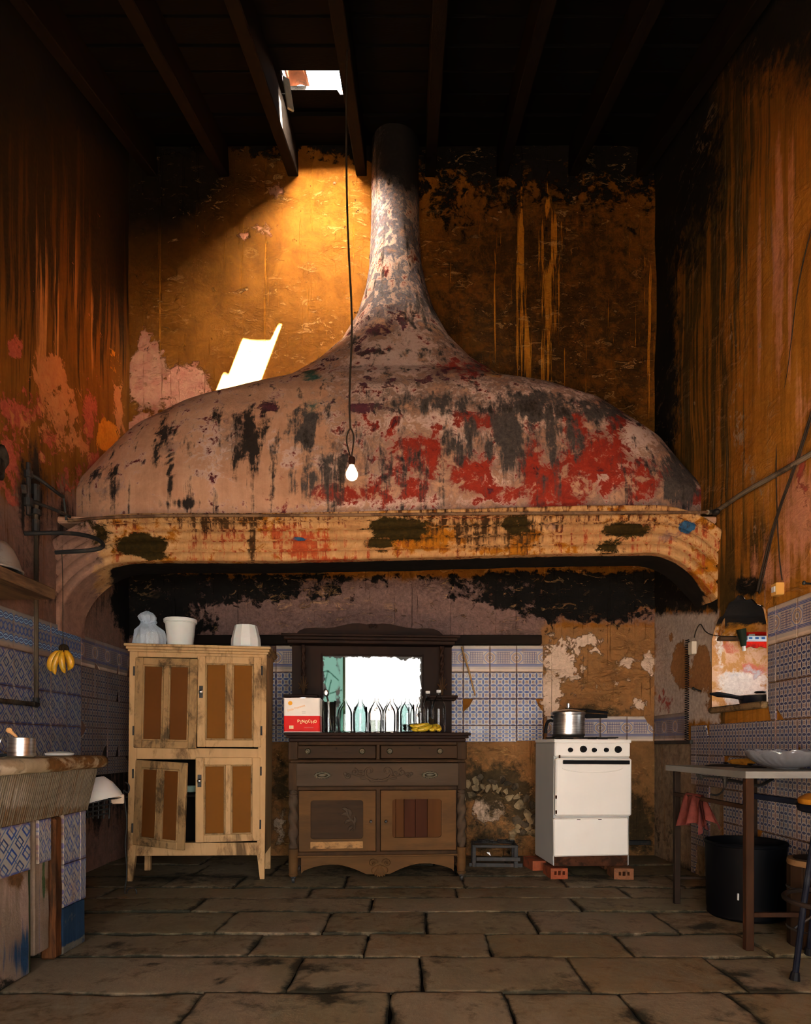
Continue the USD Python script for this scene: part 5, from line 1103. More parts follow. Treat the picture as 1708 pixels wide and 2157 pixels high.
# ---- steel table on the right with the things on and under it
m_steel = simple('scuffed_sheet_steel', (104, 100, 92), .5, metal=.45, var=.3, scale=8, dirt=(88, 76, 58), dirt_amt=.42)
m_steeledge = simple('steel_edge', (112, 109, 104), .5, metal=.5, var=.2, scale=8, stretch=(1, 1, 3))
m_rustleg = simple('rusty_table_leg', (44, 28, 19), .7, var=.35, scale=10, stretch=(2, 2, .4), dirt=(40, 28, 22), dirt_amt=.42)
m_darkleg = simple('dark_table_leg', (34, 27, 23), .75, var=.3, scale=10)
tb = thing('metal_table', 'steel topped table with rusty square legs along the tiled right wall', 'table', (1.455, 2.885, 0))
TW, TD, TZ = .50, .90, .782
obj('table_top', [cbox(0, TW, 0, TD, TZ - .004, TZ, .001)], m_steel, tb)
obj('apron', [cbox(-.003, TW, -.004, .0, TZ - .030, TZ + .001, .001), cbox(-.004, .0, -.004, TD, TZ - .030, TZ + .001, .001), cbox(0, TW, TD, TD + .004, TZ - .03, TZ + .001, .001)], m_steeledge, tb)
obj('leg', cbox(.005, .040, .006, .040, 0, TZ - .006, .003), m_rustleg, tb, label='rusty brown front leg of the steel table')
obj('leg', cbox(.03, .062, TD - .05, TD - .018, 0, TZ - .006, .003), m_darkleg, tb)
obj('leg', cbox(TW - .04, TW - .006, .006, .040, 0, TZ - .006, .003), m_rustleg, tb)
obj('leg', cbox(TW - .04, TW - .006, TD - .05, TD - .018, 0, TZ - .006, .003), m_darkleg, tb)
obj('side_rail', cbox(.02, .04, .04, TD - .05, .612, .632, .002), m_rustleg, tb)
obj('stretcher', cbox(.04, TW - .04, .014, .034, .145, .165, .002), m_rustleg, tb)
obj('stretcher', cbox(.06, TW - .04, TD - .045, TD - .03, .14, .155, .002), m_darkleg, tb)
# red rag over the side rail, at its far end
rg = thing('rag', 'faded red cloth rag hung over the side rail of the steel table', 'cloth', (1.485, 3.48, .634))
m_rag = simple('faded_red_cloth', (88, 44, 40), .95, var=.22, scale=24, dirt=(76, 34, 31), dirt_amt=.45, bump=.4)
nu, nv = 40, 40; u_, v_ = np.meshgrid(L(-1, 1, nu), L(-1, 1, nv), indexing='ij')
sgn = np.sign(v_) ; dv = np.abs(v_)
X = sgn * (.016 + .012 * dv) * np.clip(dv * 6, 0, 1) + .022 * np.sin(u_ * 6 + 1.2 * sgn) * dv + .012 * np.sin(u_ * 13) * dv + sgn * .03 * dv * (u_ > -2) * (sgn > 0)
Yv = u_ * (.095 + .045 * dv) + .02 * dv * sgn
Zv = .012 * np.sqrt(np.clip(1 - (dv * 6).clip(0, 1) ** 2, 0, 1)) - .155 * dv * (1 + .12 * np.sin(u_ * 4 + sgn)) - .015 * np.cos(u_ * 6) * dv
V = np.stack([X, Yv, Zv], -1).reshape(-1, 3); i, j = np.meshgrid(np.arange(nu - 1), np.arange(nv - 1), indexing='ij')
obj('cloth', tm(V, np.stack([i * nv + j, (i + 1) * nv + j, (i + 1) * nv + j + 1, i * nv + j + 1], -1).reshape(-1, 4)), m_rag, rg, smooth=True)
# glass bowl
bw = thing('glass_bowl', 'wide pressed glass bowl with scalloped rim on the steel table', 'bowl', (1.775, 3.14, TZ + .001))
g = G(); m_pressed = g.done('pressed_glass', g.add('mix_closure', fac=g.m('add', g.m('multiply', g.add('layer_weight', blend=.45).facing, .5), .2), closure1=g.add('transparent_bsdf', color=(.82, .82, .84)).BSDF, closure2=g.add('mix_closure', fac=.45, closure1=g.add('principled_bsdf', base_color=(.42, .40, .40), roughness=.25, specular_ior_level=.8).BSDF, closure2=g.add('glossy_bsdf', roughness=.08, color=(.9, .9, .92)).BSDF).closure).closure)
nu, nv = 120, 26; u_, v_ = np.meshgrid(L(0, 2 * PI, nu + 1)[:-1], L(0, 1, nv), indexing='ij')
rad = .055 + .120 * np.sin(v_ * PI / 2) ** 1.1 + .006 * np.cos(u_ * 10) * v_ ** 2; zz = .006 + .082 * v_ ** 1.5 + .006 * np.cos(u_ * 10) * v_ ** 4
rad += .0035 * np.cos(u_ * 30 + 6 * v_) * np.sin(PI * v_)
outer = np.stack([rad * np.cos(u_), rad * np.sin(u_), zz], -1); inner = np.stack([(rad - .005) * np.cos(u_), (rad - .005) * np.sin(u_), zz + .004 * (1 - v_)], -1)
V = np.concatenate([outer, inner[:, ::-1]], 1); nv2 = nv * 2; V = V.reshape(-1, 3)
i, j = np.meshgrid(np.arange(nu), np.arange(nv2 - 1), indexing='ij'); Fq = np.stack([i * nv2 + j, ((i + 1) % nu) * nv2 + j, ((i + 1) % nu) * nv2 + j + 1, i * nv2 + j + 1], -1).reshape(-1, 4)
obj('bowl', [tm(V, Fq), lathe([(0, .0), (.056, 0), (.056, .008), (0, .010)], 40)], m_pressed, bw, smooth=True)
for px_, Y_, r_, lab in ((1528, 3.62, .105, 'flat black pan lid farther back on the steel table'), (1580, 3.36, .075, 'flat black pan lid nearer the front edge of the steel table')):
    c = P(px_, 0, Y_)
    t = thing('pan_lid', lab, 'lid', (c[0], Y_, TZ)); obj('lid', lathe([(0, .012), (r_ * .6, .010), (r_ * .95, .004), (r_, .001), (r_, 0), (0, 0)], 40), m_blk, t)
    obj('lid_knob', lathe([(0, .022), (.012, .021), (.014, .017), (.006, .012), (0, .012)], 16), m_blk, t)
pt = thing('plantain', 'brown ripe plantain lying at the back of the steel table', 'plantain', (P(1560, 0, 3.66)[0] + .03, 3.68, TZ + .0))
obj('fruit', banana([(-.085, .02, .022), (-.04, 0, .020), (.03, .0, .022), (.085, .02, .034)], .021), simple('ripe_plantain', (128, 86, 26), .6, var=.4, scale=20, dirt=(52, 34, 16), dirt_amt=.45), pt, smooth=50)
obj('stem', tube([(.083, .02, .033), (.10, .024, .044)], [.008, .006], 8), m_stem, pt)
# black plastic barrel under the table
br = thing('barrel', 'black plastic barrel standing under the steel table', 'barrel', (1.762, 3.50, 0))
Rb = .192; m_barrel = simple('black_barrel_plastic', (7, 8, 11), .55, spec=.04, dirt=(16, 18, 22), dirt_amt=.12, scale=3)
obj('body', lathe([(0, .01), (Rb - .02, .0), (Rb - .012, .004), (Rb - .004, .014), (Rb - .006, .03), (Rb - .002, .05), (Rb, .2), (Rb + .002, .375), (Rb + .008, .378), (Rb + .010, .388), (Rb + .005, .395), (Rb - .004, .393), (Rb - .006, .37), (Rb - .01, .05), (0, .03)], 56), m_barrel, br)
obj('label_scrap', [cbox(-.118, -.110, -.158, -.150, .115, .150, .002)], m_cap, br)
# black gas tap and pipes below the table
gt = thing('gas_tap', 'black gas tap with round flange and bent pipes under the steel table', 'gas tap', (0, 0, 0))
c0 = P(1473, 1635, 3.42); c1 = P(1526, 1638, 3.42)
obj('flange', [move(lathe([(0, -.006), (.019, -.006), (.022, -.002), (.022, .004), (.014, .008), (0, .009)], 20), c0, ry=PI / 2 * .72)], m_iron, gt)
obj('rod', tube(spline([c0, (c0 + c1) / 2 + [0, 0, .001], c1], 10), .0048, 8), m_iron, gt)
obj('valve_body', [ell(c1, (.018, .014, .016)), tube([c1, c1 + [.002, 0, -.045]], [.014, .008], 10), tube([c1 - [.026, 0, -.006], c1 + [.03, 0, .004]], .009, 8)], m_iron, gt)
obj('hook_pipe', tube(spline([c1 + [.002, 0, -.04], P(1524, 1662, 3.42), P(1514, 1673, 3.40), P(1496, 1673, 3.38)], 20), .0048, 8), m_iron, gt)
obj('supply_pipe', tube(spline([c1 + [.01, 0, -.015], P(1552, 1646, 3.45), P(1575, 1652, 3.5), P(1600, 1654, 3.55), P(1618, 1646, 3.6), (XR + .01, 3.62, .72)], 30), .008, 8), m_iron, gt)
# stool at the right edge and a wooden tub behind it
m_yellow = simple('yellow_stool_seat', (150, 98, 26), .6, var=.15, scale=8, dirt=(120, 80, 30), dirt_amt=.35)
m_blue = simple('blue_black_tube', (13, 15, 23), .5, var=.3, scale=14, dirt=(34, 36, 40), dirt_amt=.25)
bs = thing('bar_stool', 'blue black metal bar stool with a round yellow wooden seat at the right edge', 'stool', (1.705, 2.60, 0))
Rs = .165; zs_ = .665
obj('seat', lathe([(0, zs_ + .048), (Rs * .55, zs_ + .046), (Rs * .85, zs_ + .036), (Rs, zs_ + .020), (Rs + .002, zs_ + .012), (Rs, zs_), (0, zs_)], 40), m_yellow, bs)
obj('seat_ring', [tube(np.stack([.155 * np.cos(L(0, 2 * PI, 33)[:-1]), .155 * np.sin(L(0, 2 * PI, 33)[:-1]), np.full(32, zs_ - .016)], 1), .017, 8, closed=True)], m_blue, bs)
zf = .285
for t in (PI * 1.08, PI * 1.62, PI * .5, PI * .05):
    d = np.array([math.cos(t), math.sin(t), 0])
    lg = obj('leg', tube([d * .135 + [0, 0, zs_ - .01], d * .205 + [0, 0, zf], d * .245 + [0, 0, .012]], .0115, 10), m_blue, bs)
    obj('rubber_foot', tube([d * .243 + [0, 0, .03], d * .247 + [0, 0, 0]], [.015, .020], 10), m_blk, lg)
a_ = L(0, 2 * PI, 33)[:-1]
obj('footrest', [tube(np.stack([.215 * np.cos(a_), .215 * np.sin(a_), np.full(32, zf)], 1), .010, 8, closed=True)], m_darkleg, bs)
for t in (PI * 1.35, PI * .3): obj('brace', tube([(.205 * math.cos(t), .205 * math.sin(t), zf), (.19 * math.cos(t + 1.3), .19 * math.sin(t + 1.3), .14)], .005, 6), m_iron, bs)
obj('side_bar', bar(P(1584, 1676, 2.95) , P(1700, 1692, 2.70), .03, .024).apply_translation((-1.705, -2.60, 0)), m_blue, bs)
tubb = thing('wooden_tub', 'brown wooden tub with pale rim standing behind the stool legs', 'tub', (1.835, 2.96, 0))
m_tubw = simple('dark_tub_wood', (36, 25, 17), .8, var=.35, scale=6, stretch=(2, 2, .4), dirt=(32, 24, 18)); m_tubr = simple('pale_tub_rim', (96, 72, 48), .85, var=.25, scale=14)
for k in range(14):
    a0 = 2 * PI * k / 14; q = cbox(-.031, .031, -.010, .010, 0, .365, .004)
    obj('stave', move(move(q, (0, -.128, 0)), rz=a0), m_tubw, tubb)
obj('rim', lathe([(.112, .362), (.140, .362), (.143, .37), (.140, .388), (.114, .388), (.110, .38)], 40), m_tubr, tubb)
obj('hoop', [tube(np.stack([.139 * np.cos(a_), .139 * np.sin(a_), np.full(32, zz)], 1), .006, 6, closed=True) for zz in (.08,)], m_iron, tubb)
obj('hoop', [tube(np.stack([.139 * np.cos(a_), .139 * np.sin(a_), np.full(32, .26)], 1), .006, 6, closed=True)], m_iron, tubb)
obj('cover', [lathe([(0, .384), (.116, .384), (.116, .392), (0, .394)], 32), cbox(-.03, .06, -.02, .07, .392, .43, .01)], m_darkleg, tubb)

# ---- things in and around the window niche
fp = thing('frying_pan', 'black frying pan with covered lid on the window sill', 'frying pan', (2.135, 4.06, NZ0 + .007), 0)
Rp = .125
obj('pan', lathe([(0, .002), (Rp - .025, 0), (Rp - .012, .004), (Rp, .050), (Rp + .003, .052), (Rp - .003, .053), (Rp - .016, .008), (0, .006)], 44), simple('blue_black_pan', (14, 17, 26), .35, spec=.4), fp)
obj('rim_lid', lathe([(0, .066), (.05, .065), (.10, .060), (Rp + .002, .053), (Rp + .004, .050)], 44), m_chrome, fp)
obj('lid_knob', lathe([(0, .082), (.03, .080), (.035, .074), (.02, .066), (0, .066)], 24), m_blk, fp)
hd = tube(spline([(-Rp + .005, -.02, .036), (-Rp - .06, -.035, .046), (-Rp - .16, -.06, .056), (-Rp - .215, -.075, .060)], 24), np.r_[L(.014, .011, 6), L(.012, .016, 12), L(.015, .006, 6)], 10)
obj('handle', hd, m_blk, fp)
kn = thing('cleaver', 'broad dark steel blade leaning at the window end of the niche', 'knife', (2.25, 3.835, NZ0 + .01))
obj('blade', [trimesh.convex.convex_hull(np.array([(x_ + o, y_, z_) for x_, y_, z_ in ((-.075, 0, .0), (.0, .0, -.0), (.03, 0, .27), (.012, 0, .275), (-.03, 0, .16)) for o in (0,)] + [(x_, .004, z_) for x_, z_ in ((-.075, .0), (.0, 0), (.03, .27), (.012, .275), (-.03, .16))]))], simple('dull_steel_blade', (96, 88, 82), .35, metal=.8, var=.2), kn)
obj('handle', tube([(-.03, .002, .004), (.015, .002, .008)], .014, 8), m_blk, kn)
cr = thing('spice_rack', 'red metal wall rack with a blue and white strip in the window niche', 'rack', (XR + .03, NY1 - .035, 0))
rz = lambda y: P(0, y, NY1 - .03)[2]; rxp = lambda x: P(x, 0, NY1 - .03)[0] - XR - .03
m_redm = simple('red_enamel_metal', (196, 34, 22), .4, var=.12, scale=14, dirt=(120, 24, 18)); m_strip = simple('blue_white_strip', (196, 200, 206), .5, var=.05)
def yplate(pts, y0, y1): return move(prism(pts, y1 - y0), (0, y0, 0))
x_ = [rxp(q) for q in (1561, 1575, 1582, 1588, 1600, 1608, 1618)]
obj('back_plate', yplate([(rxp(1561), rz(1342)), (rxp(1561), rz(1332)), (rxp(1573), rz(1330)), (rxp(1582), rz(1325)), (rxp(1590), rz(1321)), (rxp(1599), rz(1326)), (rxp(1604), rz(1331)), (rxp(1640), rz(1330)), (rxp(1640), rz(1342))], 0, .006), m_redm, cr)
obj('lower_plate', yplate([(rxp(1561), rz(1352)), (rxp(1640), rz(1352)), (rxp(1640), rz(1364))] + [(rxp(1640 - q * 6.6), rz(1364 + 2.0 * math.sin(q * 1.9))) for q in range(1, 12)] + [(rxp(1561), rz(1362))], -.004, .004), m_redm, cr)
obj('shelf', cbox(rxp(1562), rxp(1640), -.07, .0, rz(1352), rz(1343), .002), m_strip, cr)
obj('blue_dashes', [cbox(rxp(1565 + 13 * q), rxp(1572 + 13 * q), -.0712, -.07, rz(1350), rz(1346), .0003) for q in range(5)], simple('blue_print', (50, 90, 150), .5), cr)
obj('paper_label', cbox(rxp(1576), rxp(1589), -.002, .0, rz(1341), rz(1336), .0005), m_cap, cr)
rd = thing('flashlight', 'dark green torch hanging beside the red rack in the niche', 'torch', (XR + .03 + rxp(1555), NY1 - .09, 0))
obj('body', [tube([(-.012, 0, rz(1329)), (.0, 0, rz(1350)), (.004, 0, rz(1364))], [.030, .022, .017], 14)], simple('dark_green_plastic', (26, 34, 26), .4), rd)
obj('end_cap', tube([(.004, 0, rz(1364)), (.006, 0, rz(1374))], [.011, .010], 12), m_cap, rd)
obj('strap', tube(spline([(-.035, 0, rz(1331)), (-.02, -.01, rz(1345)), (-.006, -.005, rz(1360))], 14), .004, 6), simple('olive_strap', (120, 112, 60), .7), rd)

# switch boxes, cords, nails, bar, pipe on the right wall
m_switch = simple('yellowed_switch_plastic', (206, 150, 76), .5, var=.06); m_switch2 = simple('cream_switch_plastic', (206, 190, 168), .5, var=.06)
m_cable = simple('dark_cable', (44, 36, 30), .7)
def wallR(x, y, off=0.0):
    q = PX(x, XR, y); q[0] -= off; return q
sx = wallR(1647, 1241)
sw = thing('light_switch', 'yellowed surface light switch on the right wall above the tiles', 'switch', tuple(sx))
obj('box', cbox(-.042, .03, -.022, .033, -.033, .033, .004), m_switch, sw)
obj('rocker', cbox(-.047, -.040, -.012, .020, -.016, .014, .002), m_cap, sw)
s2 = wallR(1463, 1365)
sw2 = thing('junction_box', 'small cream socket box above the coiled cord in the corner', 'socket', tuple(s2)); obj('box', cbox(-.032, .02, -.03, .035, -.045, .045, .004), m_switch2, sw2)
c_ = [wallR(1466, 1343, .012), wallR(1470, 1330, .015), wallR(1479, 1315, .012), wallR(1484, 1322, .012), wallR(1500, 1336, .012), wallR(1530, 1341, -.02), wallR(1541, 1341, -.03)]
obj('thin_cable', tube(spline(c_, 40), .0032, 6), m_cable, label='thin dark cable from the socket box into the niche', cat='cable')
tn = 900; t_ = L(0, 1, tn); ca, cb = wallR(1453, 1347, .02), wallR(1452, 1560, .02); base_ = ca + (cb - ca) * t_[:, None]
cc = base_ + np.stack([.013 * np.cos(t_ * 2 * PI * 44) - .0 * t_, .014 * np.sin(t_ * 2 * PI * 44), 0 * t_], 1)
obj('coiled_cord', tube(cc, .0026, 6), m_blk, label='black coiled telephone cord hanging in the right corner', cat='cord')
obj('towel_bar', bar(wallR(1386, 1564, .02), wallR(1462, 1563, .02), .022, .026), m_iron, label='short black bar under the border tiles in the right corner', cat='bar')
obj('pipe', tube(spline([P(143, 1097, HYF - .07), P(231, 1090, HYF - .10), P(500, 1086, HYF - .10), P(900, 1083, HYF - .10), P(1300, 1080, HYF - .10), P(1490, 1079, HYF - .10)], 60), .0095, 10), simple('painted_pipe', (112, 84, 62), .6, var=.3, scale=9, dirt=(60, 40, 30)), label='thin horizontal pipe along the top of the hood cornice', cat='pipe')
pr2 = thing('wall_pipe', 'grey pipe rising along the right wall from the hood corner', 'pipe')
obj('pipe', tube(spline([P(1490, 1079, HYF - .10), wallR(1512, 1078, .03), wallR(1560, 1049, .03), wallR(1640, 1003, .03), wallR(1720, 957, .03), wallR(1900, 850, .03), wallR(2300, 612, .03)], 60), .014, 10), simple('grey_pipe', (106, 94, 82), .6, var=.3, scale=6, dirt=(44, 36, 28)), pr2)
obj('elbow', [ell(P(1508, 1079, HYF - .10), (.022, .03, .02))], m_iron, pr2)
obj('cable', tube(spline([wallR(1900, 200, .012), wallR(1760, 740, .012), wallR(1708, 890, .012), wallR(1690, 970, .03), wallR(1640, 1090, .012), wallR(1610, 1200, .012), wallR(1599, 1245, .01)], 50), .0075, 8), m_cable, label='thick dark cable slanting down the right wall to the niche', cat='cable')
obj('cable', tube(spline([wallR(1906, 200, .014), wallR(1764, 740, .014), wallR(1712, 890, .014), wallR(1693, 970, .03), wallR(1643, 1090, .014), wallR(1616, 1200, .014), wallR(1603, 1250, .01)], 50), .004, 8), m_cable, label='thinner cable running beside the thick dark cable on the right wall', cat='cable')
obj('thin_cable', tube(spline([wallR(1730, 60, .006), wallR(1712, 480, .006), wallR(1690, 570, .006), wallR(1660, 790, .006), wallR(1642, 900, .006), wallR(1639, 1080, .006), wallR(1641, 1130, .006), wallR(1652, 1222, .012)], 60), .0035, 6), m_cable, label='thin wire hanging down the right wall to the light switch', cat='cable')
for (x1, y1, x2, y2, lab) in ((1693, 1228, 1716, 1231, 'big iron nail sticking out of the right wall above the tiles'), (1460, 1450, 1476, 1457, 'small iron nail in the plaster beside the coiled cord')):
    p1_, p2_ = wallR(x2, y2, -.01), wallR(x2, y2, 0); hd_ = P(x1, y1, p2_[1] - .03)
    nl = thing('nail', lab, 'nail'); obj('shank', tube([p1_, hd_], .005, 8), m_iron, nl); obj('head', [ell(hd_, (.008, .011, .011), 1)], m_iron, nl)

# ================================================================ LEFT SIDE
m_sinkst = plaster('sink_stone', [(120, 100, 78), (150, 130, 104), (164, 146, 122)], [
    ('a', (196, 178, 156), (180, 158, 132), 'mix', 1.0, .1), ('b', (98, 66, 34), (78, 52, 28), 'mix', 1.3, .12), ('c', (60, 50, 40), (44, 38, 32), 'streak', 1.0, .15)], streak=.2, bump=.5, grime=.6)
m_ribst = plaster('sink_ribbed_stone', [(72, 63, 50), (92, 83, 70), (106, 97, 84)], [
    ('a', (140, 132, 122), (122, 112, 100), 'streak', 1.4, .15), ('b', (84, 58, 32), (66, 48, 30), 'streak', 1.4, .15), ('c', (46, 42, 36), (36, 33, 28), 'streak', 1.2, .15)], streak=.8, bump=.8, stretch=(.01, 60, .5))
m_sinkbase = plaster('sink_base_plaster', [(86, 72, 60), (112, 95, 82), (126, 108, 94)], [
    ('a', (142, 118, 108), (122, 100, 90), 'streak', 1.6, .18), ('b', (96, 66, 40), (70, 50, 34), 'mix', 1.0, .14), ('c', (36, 60, 88), (28, 46, 68), 'streak', 1.6, .16), ('d', (34, 30, 26), (26, 24, 22), 'mix', 1.0, .1), ('e', (58, 74, 44), (44, 58, 36), 'mix', 1.0, .1)], streak=.5, bump=.7)
m_bluedado = plaster('blue_dado', [(18, 30, 46), (26, 44, 64), (36, 56, 78)], [('a', (96, 92, 84), (74, 70, 62), 'mix', 1.3, .1)], streak=.6, bump=.4)
m_rustpost = simple('rusty_post', (84, 50, 28), .85, var=.4, scale=9, stretch=(2, 2, .4), dirt=(34, 24, 18), dirt_amt=.48, bump=.6)
SX = -1.435; SY0, SY1 = .6, 3.06
sk = thing('stone_sink', 'long stone washing sink with ribbed front and blue tiled base along the left wall', 'sink')
def densebox(x0, x1, y0, y1, z0, z1, h, rnd=.0, amp=.004, taper=0.0):
    m = cbox(x0, x1, y0, y1, z0, z1, max(rnd, .004))
    while m.edges_unique_length.max() > h and len(m.faces) < 60000: m = m.subdivide() if m.edges_unique_length.max() > h * 1.9 else m.subdivide_to_size(h) if False else m.subdivide()
    v = m.vertices.copy()
    v += amp * (np.stack([fbm(v * 7 + q * 9, 3, 61 + q) for q in range(3)], 1) - .5)
    if taper: v[:, 0] -= taper * (z1 - v[:, 2]) / (z1 - z0) * (v[:, 0] > (x0 + x1) / 2)
    m.vertices = v; return m
def mk(m, fn): x, y = pix(m.vertices); return masks(len(x), **fn(x, y, m.vertices))
rim = [(SX - .07, .790), (SX + .005, .790), (SX + .03, .797), (SX + .042, .812), (SX + .042, .832), (SX + .03, .846), (SX - .0, .850), (SX - .07, .850)]
def sweepY(prof, ys, amp=.006, sd=0):
    prof = np.array(prof); n_ = len(prof); d_ = []
    for a, b in zip(prof, np.roll(prof, -1, 0)):
        k_ = max(1, int(np.linalg.norm(b - a) / .012)); d_ += [a + (b - a) * t / k_ for t in range(k_)]
    prof = np.array(d_); n_ = len(prof)
    V = np.stack([np.tile(prof[:, 0], len(ys)), np.repeat(ys, n_), np.tile(prof[:, 1], len(ys))], 1)
    V += amp * (np.stack([fbm(V * 6 + q * 9, 3, 71 + q + sd) for q in range(3)], 1) - .5) * [1, 0, 1]
    i, j = np.meshgrid(np.arange(len(ys) - 1), np.arange(n_), indexing='ij')
    Fq = np.stack([i * n_ + j, i * n_ + (j + 1) % n_, (i + 1) * n_ + (j + 1) % n_, (i + 1) * n_ + j], -1).reshape(-1, 4)
    m = tm(V, Fq); ctr = len(V)
    V2 = np.vstack([V, [np.r_[prof.mean(0)[0], ys[0], prof.mean(0)[1]]], [np.r_[prof.mean(0)[0], ys[-1], prof.mean(0)[1]]]])
    cap = [[ctr, (q + 1) % n_, q] for q in range(n_)] + [[ctr + 1, (len(ys) - 1) * n_ + q, (len(ys) - 1) * n_ + (q + 1) % n_] for q in range(n_)]
    return tm(V2, np.vstack([m.faces, cap]))
w = sweepY(rim, L(SY0, SY1, 140))
obj('rim', w, m_sinkst, sk, masks=mk(w, lambda x, y, v: dict(a=blobs(x, y, [(10, 1625, 60, 14, .8), (70, 1625, 60, 8, .45)], .15), b=np.clip((x - 20) / 250, .2, .62) + blobs(x, y, [(115, 1612, 20, 12, .4)]), c=np.full(len(x), .1))))
# basin: back and far walls, floor
obj('basin', [cbox(XL + .03, SX - .06, SY1 - .10, SY1, .60, .848, .01), cbox(XL + .03, XL + .10, SY0, SY1 - .1, .60, .848, .01), cbox(XL + .03, SX - .10, SY0, SY1, .56, .62, .01), cbox(SX - .08, SX - .06, SY0, SY1 - .1, .60, .80, .004)], m_ribst, sk)
# ribbed front: a run of vertical ribs
ys = np.r_[L(SY0, 1.9, 40), L(1.905, SY1 - .012, 640)]; zz = L(.60, .792, 14)
YY, ZZ = np.meshgrid(ys, zz, indexing='ij')
rib = .0030 * np.abs(np.sin(YY * PI / .0135 + .9 * fbm(np.stack([YY * 5, ZZ * .3, YY * 0], -1), 2, 80))) + .006 * (fbm(np.stack([YY * 5, ZZ * 8, YY * 0], -1), 3, 81) - .5)
Xf = SX - .045 * (.792 - ZZ) / .19 + rib
V = np.stack([Xf, YY, ZZ], -1).reshape(-1, 3); i, j = np.meshgrid(np.arange(679), np.arange(13), indexing='ij')
fr_ = tm(V, np.stack([i * 14 + j, (i + 1) * 14 + j, (i + 1) * 14 + j + 1, i * 14 + j + 1], -1).reshape(-1, 4))
q = cbox(SX - .10, SX - .05, SY0, SY1 - .012, .60, .792, .004); q2 = trimesh.convex.convex_hull(np.array([(SX - .001, SY1 - .012, .79), (SX - .047, SY1 - .012, .60), (SX - .1, SY1 - .012, .60), (SX - .1, SY1 - .012, .79), (SX - .004, SY1 - .02, .79), (SX - .05, SY1 - .02, .60), (SX - .1, SY1 - .02, .60), (SX - .1, SY1 - .02, .79)]))
w = cat_([fr_, q, q2])
obj('ribbed_front', w, m_ribst, sk, masks=mk(w, lambda x, y, v: dict(a=blobs(x, y, [(20, 1680, 60, 60, .55), (150, 1690, 40, 40, .4)], .2), b=np.full(len(x), .3) + .2 * (y > 1700), c=np.clip((y - 1640) / 500, 0, .3) + blobs(x, y, [(200, 1640, 30, 20, .4)]))), smooth=False)
bx = SX - .06
pA = densebox(XL + .03, bx, SY0, 2.605, .0, .60, .05, .006, .012); pB = densebox(bx - .30, bx - .004, 2.645, 2.757, .055, .60, .04, .006, .010); pC = densebox(bx - .50, bx, 2.835, 3.035, 0, .60, .04, .006, .010)
def mA_(x, y, v): return dict(a=blobs(x, y, [(50, 1900, 30, 80, .8), (20, 1880, 16, 60, .7), (70, 1860, 16, 60, .6)], .1), b=blobs(x, y, [(30, 1850, 24, 26, .8), (60, 1830, 40, 14, .5), (90, 1840, 20, 60, .45)]), c=blobs(x, y, [(40, 2010, 30, 50, .75), (70, 1990, 18, 60, .7)]), d=np.clip((y - 2035 - .0 * x) / 60, 0, .6) + blobs(x, y, [(30, 1838, 5, 6, .9)]))
obj('base_wall', pA, m_sinkbase, sk, masks=mk(pA, mA_))
obj('base_pier', pB, m_sinkbase, sk, masks=mk(pB, lambda x, y, v: dict(a=blobs(x, y, [(110, 1870, 14, 60, .5)], .1), b=blobs(x, y, [(105, 1850, 16, 40, .6), (110, 1960, 20, 60, .4)]), c=blobs(x, y, [(112, 1920, 7, 10, .9), (108, 1940, 5, 8, .8)]), d=np.clip((y - 1990) / 40, 0, .6), e=blobs(x, y, [(92, 1850, 4, 60, .8)]))))
obj('base_pier', pC, m_sinkbase, sk, masks=mk(pC, lambda x, y, v: dict(d=np.clip((y - 1960) / 80, 0, .5))))
obj('rusty_post', [densebox(bx - .05, bx + .012, 2.768, 2.832, .0, .595, .04, .01, .014)], m_rustpost, sk)
obj('drain_pipe', tube([(bx - .02, 2.625, .0), (bx - .022, 2.625, .59)], .012, 8), simple('mossy_pipe', (44, 50, 34), .7, var=.4), sk)
obj('back_base', cbox(XL + .03, bx - .35, 2.6, SY1 - .04, 0, .58, .01), m_ribst, sk)
# tiles on the base
def ty(x): return F * -bx / (VX - x) if False else None
for y0, y1, z0, z1, mat in ((2.835, 2.98, .385, .60, t_trel), (2.98, 3.035, .385, .60, t_trel), (2.835, 2.98, .20, .385, t_trel), (2.98, 3.035, .20, .385, t_trel), (2.395, 2.595, .41, .60, t_trel), (2.195, 2.395, .41, .60, t_trel), (1.995, 2.195, .41, .60, t_trel), (2.655, 2.75, .42, .598, t_trel)):
    tile(sk, mat, (bx + (.0 if y0 != 2.655 else -.004), y0, z0), (0, y1 - y0, 0), (0, 0, z1 - z0), (1, 0, 0), chip=0)
w = densebox(bx - .01, bx + .010, 2.838, 3.03, .0, .198, .03, .004, .006)
obj('blue_dado', w, m_bluedado, sk, masks=mk(w, lambda x, y, v: dict(a=np.full(len(x), .2) + .4 * (v[:, 2] < .03))))

